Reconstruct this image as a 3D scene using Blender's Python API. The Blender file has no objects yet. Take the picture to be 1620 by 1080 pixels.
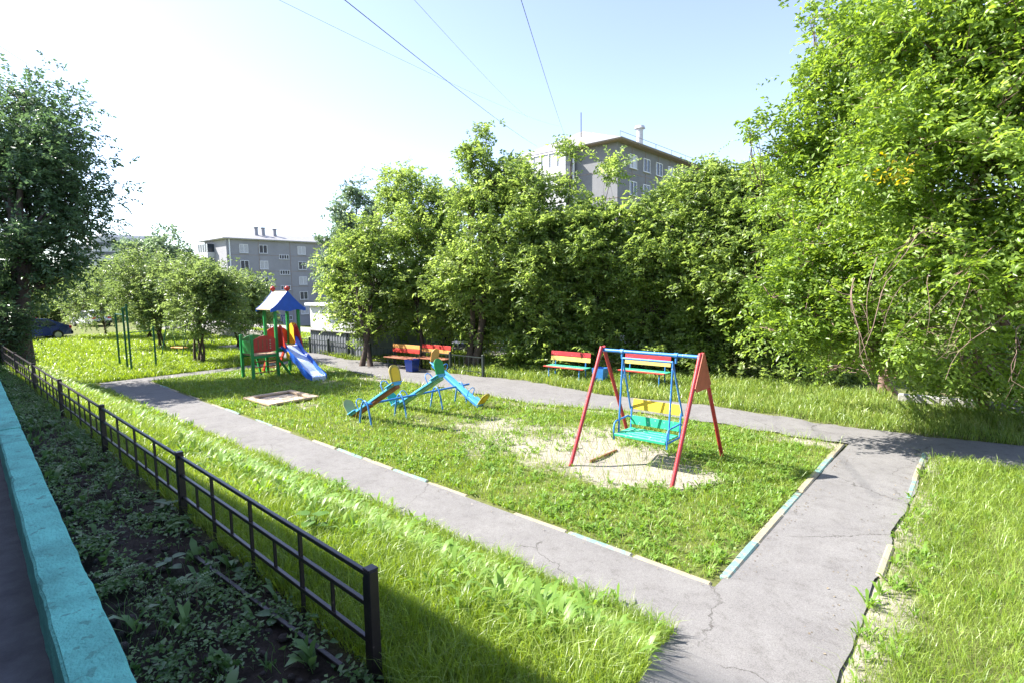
import bpy, math, random
import numpy as np
from mathutils import Vector, Matrix
random.seed(7); rng = np.random.default_rng(11)
S = bpy.context.scene
COL = S.collection
R = math.radians

# ---------------------------------------------------------------- camera
F = 880.; TH = math.atan2(1000, 880); PITCH = math.atan(90/880); ROLL = .015; CH = 3.3
fx, fy = -math.cos(TH), math.sin(TH)
FWD = np.array([fx*math.cos(PITCH), fy*math.cos(PITCH), -math.sin(PITCH)])
RT = np.array([fy, -fx, 0.]); UPV = np.cross(RT, FWD)
R2 = RT*math.cos(ROLL)-UPV*math.sin(ROLL); U2 = UPV*math.cos(ROLL)+RT*math.sin(ROLL)
cd = bpy.data.cameras.new('camera'); cam = bpy.data.objects.new('camera', cd); COL.objects.link(cam)
cd.sensor_width = 36; cd.lens = 36*F/1620; cd.clip_start = .05; cd.clip_end = 3000
cam.matrix_world = Matrix(((R2[0], U2[0], -FWD[0], 0), (R2[1], U2[1], -FWD[1], 0), (R2[2], U2[2], -FWD[2], CH), (0, 0, 0, 1)))
S.camera = cam
# ---------------------------------------------------------------- light
SUN_EL = R(43.5); SX, SY = -.85, -.527
w = bpy.data.worlds.new('World'); S.world = w; w.use_nodes = True
nt = w.node_tree; sky = nt.nodes.new('ShaderNodeTexSky'); sky.sky_type = 'NISHITA'; sky.sun_disc = False
sky.sun_elevation = SUN_EL; sky.sun_rotation = math.atan2(SX, SY); sky.air_density = 1.0; sky.dust_density = .7; sky.ozone_density = 4.0
hs_ = nt.nodes.new('ShaderNodeHueSaturation'); hs_.inputs['Hue'].default_value = .512; hs_.inputs['Saturation'].default_value = .84; hs_.inputs['Value'].default_value = .96
nt.links.new(sky.outputs[0], hs_.inputs['Color']); nt.links.new(hs_.outputs[0], nt.nodes['Background'].inputs[0]); nt.nodes['Background'].inputs[1].default_value = .102
sl = bpy.data.lights.new('sun', 'SUN'); sl.energy = 4.2; sl.angle = R(.55); sl.color = (1, .955, .88)
so = bpy.data.objects.new('sun', sl); COL.objects.link(so); so.location = (-20, -5, 30)
sd = Vector((SX*math.cos(SUN_EL), SY*math.cos(SUN_EL), math.sin(SUN_EL)))
so.rotation_euler = sd.to_track_quat('Z', 'Y').to_euler()
S.view_settings.view_transform = 'Standard'; S.view_settings.look = 'None'; S.view_settings.gamma = 1
S.view_settings.exposure = 1.97

# ---------------------------------------------------------------- terrain and pixel helpers
def smn(a, b, x):
    t = np.clip((np.asarray(x, float)-a)/(b-a), 0, 1); return t*t*(3-2*t)
def zt(X, Y): return 1.1*smn(4.6, 2.3, Y) - 4*smn(22, 46, Y)
def ray(px, py): return FWD + R2*(px-810)/F - U2*(py-540)/F
def G(px, py, h=0.):
    d = ray(px, py); t0 = t = .5
    while t < 600:
        q = d*t
        if q[2]+CH < zt(q[0], q[1])+h:
            lo, hi = t0, t
            for _ in range(24):
                m = (lo+hi)/2; q = d*m
                if q[2]+CH < zt(q[0], q[1])+h: hi = m
                else: lo = m
            return np.array([q[0], q[1], float(zt(q[0], q[1]))])
        t0 = t; t *= 1.03
def P(px, py, D):
    q = ray(px, py)*D; q[2] += CH; return q
def vnoise(X, Y, sc, seed):
    r = np.random.default_rng(seed); T = r.random((256, 256))
    x = np.asarray(X)/sc+500; y = np.asarray(Y)/sc+500
    xi = np.floor(x).astype(int); yi = np.floor(y).astype(int); u = x-xi; v = y-yi
    u = u*u*(3-2*u); v = v*v*(3-2*v)
    a = T[xi % 256, yi % 256]; b = T[(xi+1) % 256, yi % 256]; c = T[xi % 256, (yi+1) % 256]; d = T[(xi+1) % 256, (yi+1) % 256]
    return (a*(1-u)+b*u)*(1-v)+(c*(1-u)+d*u)*v
def fnoise(X, Y, sc, seed): return (vnoise(X, Y, sc, seed)*.55+vnoise(X, Y, sc*.45, seed+1)*.3+vnoise(X, Y, sc*.2, seed+2)*.15)

# ---------------------------------------------------------------- materials
def newmat(name):
    m = bpy.data.materials.new(name); m.use_nodes = True
    return m, m.node_tree, m.node_tree.nodes['Principled BSDF']
def surf(name, col, rough=.6, var=.25, scale=6, bump=.15, bscale=60, metal=0., chip=None, chipcol=(.12, .07, .05), col2=None, detail=6):
    m, t, b = newmat(name); N, L = t.nodes, t.links
    tc = N.new('ShaderNodeTexCoord')
    n = N.new('ShaderNodeTexNoise'); n.inputs['Scale'].default_value = scale; n.inputs['Detail'].default_value = detail; n.inputs['Roughness'].default_value = .65
    L.new(tc.outputs['Object'], n.inputs['Vector'])
    r = N.new('ShaderNodeValToRGB'); r.color_ramp.elements[0].position = .3; r.color_ramp.elements[1].position = .7
    c2 = col2 or tuple(min(1, c*(1+var)) for c in col)
    r.color_ramp.elements[0].color = (*[c*(1-var) for c in col], 1); r.color_ramp.elements[1].color = (*c2, 1)
    L.new(n.outputs['Fac'], r.inputs[0]); out = r.outputs[0]
    if chip:
        n2 = N.new('ShaderNodeTexNoise'); n2.inputs['Scale'].default_value = scale*3.1; n2.inputs['Detail'].default_value = 8; L.new(tc.outputs['Object'], n2.inputs['Vector'])
        r2 = N.new('ShaderNodeValToRGB'); r2.color_ramp.elements[0].position = 1-chip-.03; r2.color_ramp.elements[1].position = 1-chip
        mx = N.new('ShaderNodeMix'); mx.data_type = 'RGBA'; mx.inputs['B'].default_value = (*chipcol, 1)
        L.new(n2.outputs['Fac'], r2.inputs[0]); L.new(r2.outputs[0], mx.inputs['Factor']); L.new(out, mx.inputs['A']); out = mx.outputs['Result']
    L.new(out, b.inputs['Base Color'])
    b.inputs['Roughness'].default_value = rough; b.inputs['Metallic'].default_value = metal
    if bump:
        n3 = N.new('ShaderNodeTexNoise'); n3.inputs['Scale'].default_value = bscale; n3.inputs['Detail'].default_value = 4; L.new(tc.outputs['Object'], n3.inputs['Vector'])
        bp = N.new('ShaderNodeBump'); bp.inputs['Strength'].default_value = bump; bp.inputs['Distance'].default_value = .02
        L.new(n3.outputs['Fac'], bp.inputs['Height']); L.new(bp.outputs[0], b.inputs['Normal'])
    return m
def leafmat(name, dark, light, trans=.35, third=None, nscale=.8, rough=.36, spec=.5):
    m, t, b = newmat(name); N, L = t.nodes, t.links
    a = N.new('ShaderNodeAttribute'); a.attribute_name = 'var'
    tc = N.new('ShaderNodeTexCoord'); n = N.new('ShaderNodeTexNoise'); n.inputs['Scale'].default_value = nscale; n.inputs['Detail'].default_value = 3
    L.new(tc.outputs['Object'], n.inputs['Vector'])
    ad = N.new('ShaderNodeMath'); ad.operation = 'MULTIPLY_ADD'; ad.inputs[1].default_value = .55; L.new(a.outputs['Fac'], ad.inputs[0])
    mm = N.new('ShaderNodeMath'); mm.operation = 'MULTIPLY'; mm.inputs[1].default_value = .55; L.new(n.outputs['Fac'], mm.inputs[0]); L.new(mm.outputs[0], ad.inputs[2])
    r = N.new('ShaderNodeValToRGB'); e = r.color_ramp.elements; e[0].position = .15; e[1].position = .75
    e[0].color = (*dark, 1); e[1].color = (*light, 1)
    if third: q = e.new(.97); q.color = (*third, 1)  # palest stop; on tree and weed leaves it paints in sunlit glints
    L.new(ad.outputs[0], r.inputs[0]); L.new(r.outputs[0], b.inputs['Base Color'])
    b.inputs['Roughness'].default_value = rough; b.inputs['Specular IOR Level'].default_value = spec
    tr = N.new('ShaderNodeBsdfTranslucent')
    hs = N.new('ShaderNodeHueSaturation'); hs.inputs['Hue'].default_value = .485; hs.inputs['Saturation'].default_value = 1.15; hs.inputs['Value'].default_value = 1.5
    L.new(r.outputs[0], hs.inputs['Color']); L.new(hs.outputs[0], tr.inputs['Color'])
    mx = N.new('ShaderNodeMixShader'); mx.inputs[0].default_value = trans
    L.new(b.outputs[0], mx.inputs[1]); L.new(tr.outputs[0], mx.inputs[2]); L.new(mx.outputs[0], N['Material Output'].inputs['Surface'])
    return m
def flat(name, col, rough=.5, metal=0., emit=None):
    return surf(name, col, rough, .12, 9, .05, 80, metal)

M = {}
M['red'] = surf('red_paint', (.42, .028, .035), .45, .15, 5, .12, 40, chip=.30, chipcol=(.5, .22, .2))
M['red_panel'] = surf('red_panel_paint', (.48, .035, .025), .45, .15, 5, .08, 40)
M['blue'] = surf('blue_paint', (.045, .21, .55), .4, .15, 5, .12, 40, chip=.3, chipcol=(.3, .45, .6))
M['lightblue'] = surf('light_blue_paint', (.10, .42, .72), .4, .12, 5, .12, 40, chip=.28, chipcol=(.3, .33, .32))
M['deepblue'] = surf('deep_blue_paint', (.012, .09, .48), .4, .12, 5, .06, 40)
M['slideblue'] = surf('slide_side_blue', (.02, .13, .62), .35, .12, 5, .06, 40)
M['slidebed'] = surf('slide_steel', (.60, .68, .88), .3, .12, 8, .05, 60, metal=.15)
M['yellow'] = surf('yellow_paint', (.80, .52, .03), .45, .1, 6, .08, 40, chip=.27, chipcol=(.55, .42, .2))
M['fadedyellow'] = surf('faded_yellow_paint', (.62, .43, .11), .6, .15, 6, .1, 40, chip=.4, chipcol=(.40, .28, .14))
M['orange'] = surf('orange_paint', (.58, .27, .06), .6, .12, 6, .08, 40, chip=.3, chipcol=(.4, .3, .2))
M['olive'] = surf('olive_yellow_paint', (.48, .38, .07), .5, .25, 7, .1, 40, chip=.36, chipcol=(.2, .15, .08))
M['green'] = surf('green_paint', (.015, .26, .06), .45, .15, 6, .08, 40, chip=.25, chipcol=(.1, .3, .12))
M['seatgreen'] = surf('seat_green_paint', (.02, .38, .20), .45, .15, 6, .08, 40, chip=.33, chipcol=(.4, .5, .4))
M['palegreen'] = surf('worn_green_paint', (.22, .42, .22), .5, .3, 7, .08, 40)
M['tealboard'] = surf('teal_board_paint', (.02, .36, .27), .45, .15, 6, .08, 40)
M['oliveg'] = surf('pale_olive_board', (.34, .38, .16), .5, .15, 6, .08, 40)
M['cream'] = surf('cream_roof_paint', (.50, .41, .27), .5, .12, 6, .08, 30)
M['rustbrown'] = surf('rusty_underside', (.28, .10, .05), .7, .4, 8, .2, 40)
M['wood'] = surf('weathered_wood', (.46, .34, .23), .8, .3, 5, .3, 50)
M['darkmetal'] = surf('dark_brown_paint', (.022, .014, .018), .38, .3, 8, .06, 50, chip=.27, chipcol=(.10, .07, .07))
M['greendark'] = surf('dark_green_pipe', (.01, .10, .05), .4, .2, 8, .06, 50)
M['blackfence'] = surf('black_green_fence', (.02, .03, .028), .5, .2, 8, .06, 50)
M['teal'] = surf('turquoise_wall_paint', (.17, .58, .48), .85, .28, 3, .9, 45, chip=.35, chipcol=(.12, .38, .31))
M['tealworn'] = surf('worn_turquoise_kerb', (.17, .29, .26), .85, .2, 4, .5, 60, chip=.46, chipcol=(.26, .25, .20))
M['creamworn'] = surf('worn_cream_kerb', (.34, .29, .19), .85, .2, 4, .5, 60, chip=.46, chipcol=(.26, .24, .19))
M['concrete'] = surf('concrete', (.34, .33, .31), .9, .2, 3, .4, 50)
M['panelgrey'] = surf('grey_concrete_panel', (.28, .275, .295), .9, .10, .5, .25, 14, detail=9)  # lightened to put distance haze on the far block into the colour
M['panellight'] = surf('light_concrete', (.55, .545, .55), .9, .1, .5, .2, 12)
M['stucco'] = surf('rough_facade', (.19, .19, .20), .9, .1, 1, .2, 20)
M['slate'] = surf('corrugated_roof', (.34, .31, .29), .8, .15, 2, .2, 20)
M['soffit'] = surf('soffit_board', (.28, .22, .20), .8, .2, 2, .2, 20)
M['white'] = surf('white_frame_paint', (.75, .75, .76), .5, .06, 6, .05, 50)
M['glass'] = surf('window_glass', (.035, .045, .06), .08, .3, 2, 0)
M['curtain'] = surf('net_curtain_behind_glass', (.42, .42, .44), .25, .25, 9, 0)
M['wire'] = surf('wire_rubber', (.04, .04, .045), .6, .1, 5, 0)
M['garage'] = surf('grey_corrugated_metal', (.17, .185, .21), .55, .15, 3, .1, 30)
M['garageroof'] = surf('dull_metal_roof', (.27, .265, .26), .6, .15, 3, .1, 30)
M['sand'] = surf('sand', (.50, .40, .29), .95, .2, 8, .6, 60)
M['bark'] = surf('bark', (.085, .06, .045), .9, .4, 9, .8, 30)
M['twig'] = surf('pinkish_bark', (.22, .14, .115), .8, .3, 9, .4, 30)
M['rubber'] = surf('tyre_rubber', (.02, .02, .02), .8, .2, 9, .2, 60)
M['rim'] = surf('wheel_metal', (.5, .5, .52), .3, .1, 9, 0, metal=.7)
M['carblue'] = surf('dark_blue_car_paint', (.012, .03, .16), .18, .1, 9, 0)
M['carred'] = surf('red_car_paint', (.40, .01, .03), .2, .1, 9, 0)
M['carwhite'] = surf('white_car_paint', (.7, .7, .72), .2, .05, 9, 0)
M['cargrey'] = surf('silver_car_paint', (.30, .33, .36), .22, .05, 9, 0, metal=.4)
M['lamp_red'] = surf('red_lamp_plastic', (.5, .01, .02), .2, .1, 9, 0)
M['lamp_clear'] = surf('clear_lamp', (.6, .6, .6), .1, .1, 9, 0)
M['leaf_hedge'] = leafmat('maple_leaves', (.10, .165, .045), (.28, .38, .11), .55, (.50, .56, .30))
M['leaf_hedge_cool'] = leafmat('poplar_leaves', (.095, .150, .085), (.20, .28, .15), .42, (.38, .44, .30))
M['leaf_right'] = leafmat('plum_leaves', (.095, .175, .030), (.27, .39, .080), .5, (.50, .58, .32))
M['leaf_dark'] = leafmat('dark_poplar_leaves', (.045, .095, .045), (.115, .185, .080), .40, (.22, .30, .19))
M['leaf_young'] = leafmat('apple_leaves', (.090, .145, .050), (.22, .300, .105), .45, (.38, .43, .24))
M['leaf_yellow'] = leafmat('yellow_leaves', (.45, .34, .02), (.60, .50, .05), .4)
M['weed'] = leafmat('weed_leaves', (.085, .18, .025), (.23, .38, .065), .42, (.38, .50, .17), 1.2, .45, .4)
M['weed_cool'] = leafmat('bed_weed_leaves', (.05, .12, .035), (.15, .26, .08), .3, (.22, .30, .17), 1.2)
M['grass'] = leafmat('grass_blades', (.115, .200, .028), (.290, .400, .066), .42, (.46, .52, .22), 1.0)
M['grass_dry'] = leafmat('dry_grass_blades', (.11, .20, .035), (.29, .38, .085), .36, (.50, .46, .22), 1.0)

def ground_mat():
    m, t, b = newmat('lawn_soil'); N, L = t.nodes, t.links
    a = N.new('ShaderNodeAttribute'); a.attribute_name = 'bare'; a2 = N.new('ShaderNodeAttribute'); a2.attribute_name = 'bed'
    tc = N.new('ShaderNodeTexCoord')
    def noise(s, d=6):
        n = N.new('ShaderNodeTexNoise'); n.inputs['Scale'].default_value = s; n.inputs['Detail'].default_value = d; n.inputs['Roughness'].default_value = .7
        L.new(tc.outputs['Object'], n.inputs['Vector']); return n.outputs['Fac']
    def ramp(f, p0, c0, p1, c1):
        r = N.new('ShaderNodeValToRGB'); r.color_ramp.elements[0].position = p0; r.color_ramp.elements[1].position = p1
        r.color_ramp.elements[0].color = (*c0, 1); r.color_ramp.elements[1].color = (*c1, 1); L.new(f, r.inputs[0]); return r.outputs[0]
    def mix(f, x, y):
        k = N.new('ShaderNodeMix'); k.data_type = 'RGBA'; L.new(f, k.inputs['Factor']); L.new(x, k.inputs['A']); L.new(y, k.inputs['B']); return k.outputs['Result']
    def math_(op, x, y):
        k = N.new('ShaderNodeMath'); k.operation = op
        for i, v in enumerate((x, y)):
            if isinstance(v, float): k.inputs[i].default_value = v
            else: L.new(v, k.inputs[i])
        return k.outputs[0]
    grass = ramp(noise(9), .3, (.09, .10, .035), .7, (.17, .19, .06))
    sand = ramp(noise(6, 9), .3, (.29, .255, .215), .7, (.39, .35, .305))
    soil = ramp(noise(14, 9), .3, (.018, .014, .012), .75, (.075, .06, .05))
    f = math_('ADD', a.outputs['Fac'], math_('MULTIPLY', math_('SUBTRACT', noise(11, 8), .5), .9))
    fr = ramp(f, .38, (0, 0, 0), .60, (1, 1, 1))
    c = mix(fr, grass, sand); c = mix(a2.outputs['Fac'], c, soil)
    L.new(c, b.inputs['Base Color']); b.inputs['Roughness'].default_value = .95; b.inputs['Specular IOR Level'].default_value = .15
    bp = N.new('ShaderNodeBump'); bp.inputs['Strength'].default_value = .7; bp.inputs['Distance'].default_value = .03
    L.new(noise(35, 8), bp.inputs['Height']); L.new(bp.outputs[0], b.inputs['Normal'])
    return m
def asphalt_mat():
    m, t, b = newmat('old_asphalt'); N, L = t.nodes, t.links
    tc = N.new('ShaderNodeTexCoord')
    def noise(s, d=6, r=.65):
        n = N.new('ShaderNodeTexNoise'); n.inputs['Scale'].default_value = s; n.inputs['Detail'].default_value = d; n.inputs['Roughness'].default_value = r
        L.new(tc.outputs['Object'], n.inputs['Vector']); return n
    def ramp(f, p0, c0, p1, c1):
        r = N.new('ShaderNodeValToRGB'); r.color_ramp.elements[0].position = p0; r.color_ramp.elements[1].position = p1
        r.color_ramp.elements[0].color = (*c0, 1); r.color_ramp.elements[1].color = (*c1, 1); L.new(f, r.inputs[0]); return r.outputs[0]
    def mul(x, y):
        k = N.new('ShaderNodeMix'); k.data_type = 'RGBA'; k.blend_type = 'MULTIPLY'; k.inputs['Factor'].default_value = 1; L.new(x, k.inputs['A']); L.new(y, k.inputs['B']); return k.outputs['Result']
    c = ramp(noise(1.3, 8).outputs['Fac'], .3, (.195, .186, .182), .7, (.245, .236, .228))
    c = mul(c, ramp(noise(95, 4).outputs['Fac'], .32, (.58, .58, .58), .62, (1, 1, 1)))
    c = mul(c, ramp(noise(5, 9, .8).outputs['Fac'], .36, (.80, .79, .78), .5, (1, 1, 1)))
    # cracks
    wn = noise(3, 5); vm = N.new('ShaderNodeVectorMath'); vm.operation = 'MULTIPLY_ADD'; vm.inputs[1].default_value = (.35, .35, .35)
    L.new(wn.outputs['Color'], vm.inputs[0]); L.new(tc.outputs['Object'], vm.inputs[2])
    v = N.new('ShaderNodeTexVoronoi'); v.feature = 'DISTANCE_TO_EDGE'; v.inputs['Scale'].default_value = .34; L.new(vm.outputs[0], v.inputs['Vector'])
    cr = ramp(v.outputs['Distance'], .001, (.42, .40, .38), .004, (1, 1, 1))
    k = N.new('ShaderNodeMix'); k.data_type = 'RGBA'; k.inputs['B'].default_value = (1, 1, 1, 1)
    L.new(ramp(noise(.9, 2).outputs['Fac'], .46, (0, 0, 0), .56, (1, 1, 1)), k.inputs['Factor']); L.new(cr, k.inputs['A'])
    c = mul(c, k.outputs['Result'])
    L.new(c, b.inputs['Base Color']); b.inputs['Roughness'].default_value = .9; b.inputs['Specular IOR Level'].default_value = .25
    bp = N.new('ShaderNodeBump'); bp.inputs['Strength'].default_value = .4; bp.inputs['Distance'].default_value = .008
    L.new(noise(170, 3).outputs['Fac'], bp.inputs['Height']); L.new(bp.outputs[0], b.inputs['Normal'])
    return m
M['ground'] = ground_mat(); M['asphalt'] = asphalt_mat()
M['darkasphalt'] = surf('dark_pavement', (.12, .12, .13), .9, .3, 4, .4, 60)  # mottled asphalt, darker than on the paths

# ---------------------------------------------------------------- object helpers
def tag(o, label=None, cat=None, group=None, kind=None):
    if label: o['label'] = label
    if cat: o['category'] = cat
    if group: o['group'] = group
    if kind: o['kind'] = kind
    return o
def empty(name, loc, label, cat, group=None, rz=0.):
    o = bpy.data.objects.new(name, None); COL.objects.link(o); o.location = Vector([float(v) for v in loc]); o.rotation_euler.z = rz
    o.empty_display_size = .2
    return tag(o, label, cat, group)
def copy_tree(o, parent=None):
    c = o.copy(); COL.objects.link(c); c.parent = parent
    for ch in list(o.children): copy_tree(ch, c)
    return c
def mesh_obj(name, verts, faces, mats, parent=None, mi=None, smooth=False):
    me = bpy.data.meshes.new(name); me.from_pydata([tuple(map(float, v)) for v in verts], [], faces)
    for m in (mats if isinstance(mats, (list, tuple)) else [mats]): me.materials.append(m)
    if mi: me.polygons.foreach_set('material_index', mi)
    if smooth: me.polygons.foreach_set('use_smooth', [True]*len(faces))
    me.update(); o = bpy.data.objects.new(name, me); COL.objects.link(o); o.parent = parent
    return o
class MB:
    def __init__(s): s.v = []; s.f = []; s.m = []; s.sm = []
    def add(s, vs, fs, mi=0, sm=False):
        n = len(s.v); s.v += [tuple(map(float, v)) for v in vs]; s.f += [tuple(i+n for i in f) for f in fs]; s.m += [mi]*len(fs); s.sm += [sm]*len(fs); return s
    def box(s, c, size, mi=0, rot=None, bev=0.):
        sx, sy, sz = [q/2 for q in size]; M3 = rot or Matrix.Identity(3)
        if bev <= 0:
            vs = [M3 @ Vector((x*sx, y*sy, z*sz)) + Vector(c) for x in (-1, 1) for y in (-1, 1) for z in (-1, 1)]
            return s.add(vs, [(0, 1, 3, 2), (4, 6, 7, 5), (0, 4, 5, 1), (2, 3, 7, 6), (0, 2, 6, 4), (1, 5, 7, 3)], mi)
        b = min(bev, sx*.9, sy*.9, sz*.9); vs = []; idx = {}
        for ax in range(3):
            for x in (-1, 1):
                for y in (-1, 1):
                    for z in (-1, 1):
                        p = [x*(sx-b), y*(sy-b), z*(sz-b)]; p[ax] = (x*sx, y*sy, z*sz)[ax]
                        idx[(ax, x, y, z)] = len(vs); vs.append(M3 @ Vector(p) + Vector(c))
        fs = []
        q = [(-1, -1), (1, -1), (1, 1), (-1, 1)]
        for ax in range(3):
            for sg in (-1, 1):
                f = []
                for a, b2 in q:
                    k = [a, b2]; k.insert(ax, sg); f.append(idx[(ax, *k)])
                flip = (sg == 1) != (ax != 1)
                fs.append(tuple(f if not flip else f[::-1]))
        for ax in range(3):   # edges parallel to ax
            o1, o2 = [i for i in range(3) if i != ax]
            for a in (-1, 1):
                for b2 in (-1, 1):
                    def key(w, s1):
                        k = [0, 0, 0]; k[ax] = s1; k[o1] = a; k[o2] = b2; return idx[(w, *k)]
                    fs.append((key(o1, -1), key(o1, 1), key(o2, 1), key(o2, -1)))
        for x in (-1, 1):
            for y in (-1, 1):
                for z in (-1, 1): fs.append((idx[(0, x, y, z)], idx[(1, x, y, z)], idx[(2, x, y, z)]))
        return s.add(vs, fs, mi)
    def beam(s, a, b, w_, h, mi=0, upv=(0, 0, 1), bev=0.):
        a = Vector([float(q) for q in a]); b = Vector([float(q) for q in b]); d = (b-a); L = d.length; d.normalize(); u = Vector(upv)
        side = d.cross(u)
        if side.length < 1e-4: side = d.cross(Vector((0, 1, 0)))
        side.normalize(); u = side.cross(d)
        rot = Matrix((d, side, u)).transposed()
        return s.box((a+b)/2, (L, w_, h), mi, rot, bev)
    def tube(s, pts, r, seg=8, mi=0, caps=True):
        pts = [Vector([float(q) for q in p]) for p in pts]; n = len(pts)
        rs = r if isinstance(r, (list, tuple)) else [r]*n
        vs = []; ref = None
        for i, p in enumerate(pts):
            d = (pts[min(i+1, n-1)]-pts[max(i-1, 0)]).normalized()
            if ref is None:
                ref = d.orthogonal().normalized()
            else:
                ref = (ref-d*ref.dot(d))
                ref = ref.normalized() if ref.length > 1e-5 else d.orthogonal().normalized()
            b = d.cross(ref)
            for k in range(seg):
                a = 2*math.pi*k/seg; vs.append(p+(ref*math.cos(a)+b*math.sin(a))*rs[i])
        fs = [(i*seg+k, i*seg+(k+1) % seg, (i+1)*seg+(k+1) % seg, (i+1)*seg+k) for i in range(n-1) for k in range(seg)]
        s.add(vs, fs, mi, True)
        if caps: s.add(vs[:seg], [tuple(range(seg))[::-1]], mi); s.add(vs[-seg:], [tuple(range(seg))], mi)
        return s
    def prism(s, pts, thick, mat4, mi=0):
        n = len(pts); vs = [mat4 @ Vector((x, y, -thick/2)) for x, y in pts]+[mat4 @ Vector((x, y, thick/2)) for x, y in pts]
        fs = [tuple(range(n))[::-1], tuple(range(n, 2*n))]+[(i, (i+1) % n, n+(i+1) % n, n+i) for i in range(n)]
        return s.add(vs, fs, mi)
    def sphere(s, c, r, mi=0, nu=12, nv=8, sc=(1, 1, 1)):
        vs = [(c[0], c[1], c[2]+r*sc[2])]
        for j in range(1, nv):
            t = math.pi*j/nv
            for i in range(nu):
                a = 2*math.pi*i/nu; vs.append((c[0]+r*sc[0]*math.sin(t)*math.cos(a), c[1]+r*sc[1]*math.sin(t)*math.sin(a), c[2]+r*sc[2]*math.cos(t)))
        vs.append((c[0], c[1], c[2]-r*sc[2])); fs = [(0, 1+i, 1+(i+1) % nu) for i in range(nu)]
        for j in range(nv-2):
            for i in range(nu):
                a = 1+j*nu; fs.append((a+i, a+nu+i, a+nu+(i+1) % nu, a+(i+1) % nu))
        l = len(vs)-1; a = 1+(nv-2)*nu; fs += [(a+i, l, a+(i+1) % nu) for i in range(nu)]
        return s.add(vs, fs, mi, True)
    def build(s, name, mats, parent=None):
        o = mesh_obj(name, s.v, s.f, mats, parent, s.m)
        o.data.polygons.foreach_set('use_smooth', s.sm); o.data.update(); return o
def B(name, mats, parent, c, size, bev=.006, rot=None): return MB().box(c, size, 0, rot, bev).build(name, mats, parent)
def arc(cx, cy, r, a0, a1, n=8, ry=None): return [(cx+r*math.cos(R(a0+(a1-a0)*i/n)), cy+(ry or r)*math.sin(R(a0+(a1-a0)*i/n))) for i in range(n+1)]
def frame4(o, x, y):     # matrix whose local x,y are given world directions
    x = Vector(x).normalized(); y = Vector(y).normalized(); z = x.cross(y)
    return Matrix(((x[0], y[0], z[0], o[0]), (x[1], y[1], z[1], o[1]), (x[2], y[2], z[2], o[2]), (0, 0, 0, 1)))

# vectorised leaves ------------------------------------------------
def nrm(a): return a/np.maximum(np.linalg.norm(a, axis=1, keepdims=True), 1e-6)
def raw_mesh(name, V, faces_flat, nper, mat, parent, var, loc=None):
    """V (n,3); faces_flat int array; nper: polygon sizes"""
    me = bpy.data.meshes.new(name); me.vertices.add(len(V)); me.vertices.foreach_set('co', V.astype(np.float32).ravel())
    me.loops.add(len(faces_flat)); me.loops.foreach_set('vertex_index', faces_flat.astype(np.int32))
    st = np.concatenate([[0], np.cumsum(nper)[:-1]]).astype(np.int32)
    me.polygons.add(len(nper)); me.polygons.foreach_set('loop_start', st)
    try: me.polygons.foreach_set('loop_total', nper.astype(np.int32))
    except Exception: pass
    a = me.attributes.new('var', 'FLOAT', 'FACE'); a.data.foreach_set('value', var.astype(np.float32))
    me.materials.append(mat); me.update(calc_edges=True); me.validate()
    o = bpy.data.objects.new(name, me); COL.objects.link(o); o.parent = parent
    return o
def leaves(name, p, d, n, L, W, mat, parent=None, var=None, fold=.25, droop=.15):
    d = nrm(d); s = nrm(np.cross(d, n)); n = np.cross(s, d); N_ = len(p); L = L[:, None]; W = W[:, None]
    m = p+d*L*.42-n*W*0
    V = np.stack([p, m+s*W*.5+n*W*fold, p+d*L-n*L*droop, m-s*W*.5+n*W*fold], 1).reshape(-1, 3)
    i = np.arange(N_)[:, None]*4; f = np.concatenate([i, i+2, i+1, i, i+3, i+2], 1).ravel()
    if var is None: var = rng.random(N_)
    return raw_mesh(name, V, f, np.full(N_*2, 3), mat, parent, np.repeat(var, 2))
def blades(name, p, h, wd, mat, parent=None, lean=.5, var=None, fat=False):
    """curved blades: 5 verts, quad+tri (fat: lance shaped leaf, 6 verts)"""
    n = len(p); a = rng.random(n)*2*np.pi; dr = np.stack([np.cos(a), np.sin(a), np.zeros(n)], 1)
    b = rng.random(n)*2*np.pi if not fat else a+np.pi/2
    sd = np.stack([np.cos(b), np.sin(b), np.zeros(n)], 1)
    ln = (lean*(.3+rng.random(n)))[:, None]; h = h[:, None]; wd = wd[:, None]; Z = np.array([0, 0, 1.])
    mid = p+Z*h*.6+dr*h*ln*.35; tip = p+Z*h*(1-.3*ln)+dr*h*ln
    if not fat:
        V = np.stack([p-sd*wd*.5, p+sd*wd*.5, mid+sd*wd*.4, mid-sd*wd*.4, tip], 1).reshape(-1, 3); k = 5
        i = np.arange(n)[:, None]*5; f = np.concatenate([i, i+1, i+2, i+3, i+3, i+2, i+4], 1).ravel(); sizes = np.tile([4, 3], n)
    else:
        q1 = p+Z*h*.35+dr*h*ln*.22; q2 = p+Z*h*.72+dr*h*ln*.62
        V = np.stack([p, q1+sd*wd*.38, q1-sd*wd*.38, q2+sd*wd*.5, q2-sd*wd*.5, tip], 1).reshape(-1, 3)
        i = np.arange(n)[:, None]*6; f = np.concatenate([i, i+1, i+2, i+1, i+3, i+4, i+2, i+3, i+5, i+4], 1).ravel(); sizes = np.tile([3, 4, 3], n)
    if var is None: var = rng.random(n)
    return raw_mesh(name, V, f, sizes, mat, parent, np.repeat(var, len(sizes)//n))

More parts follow.
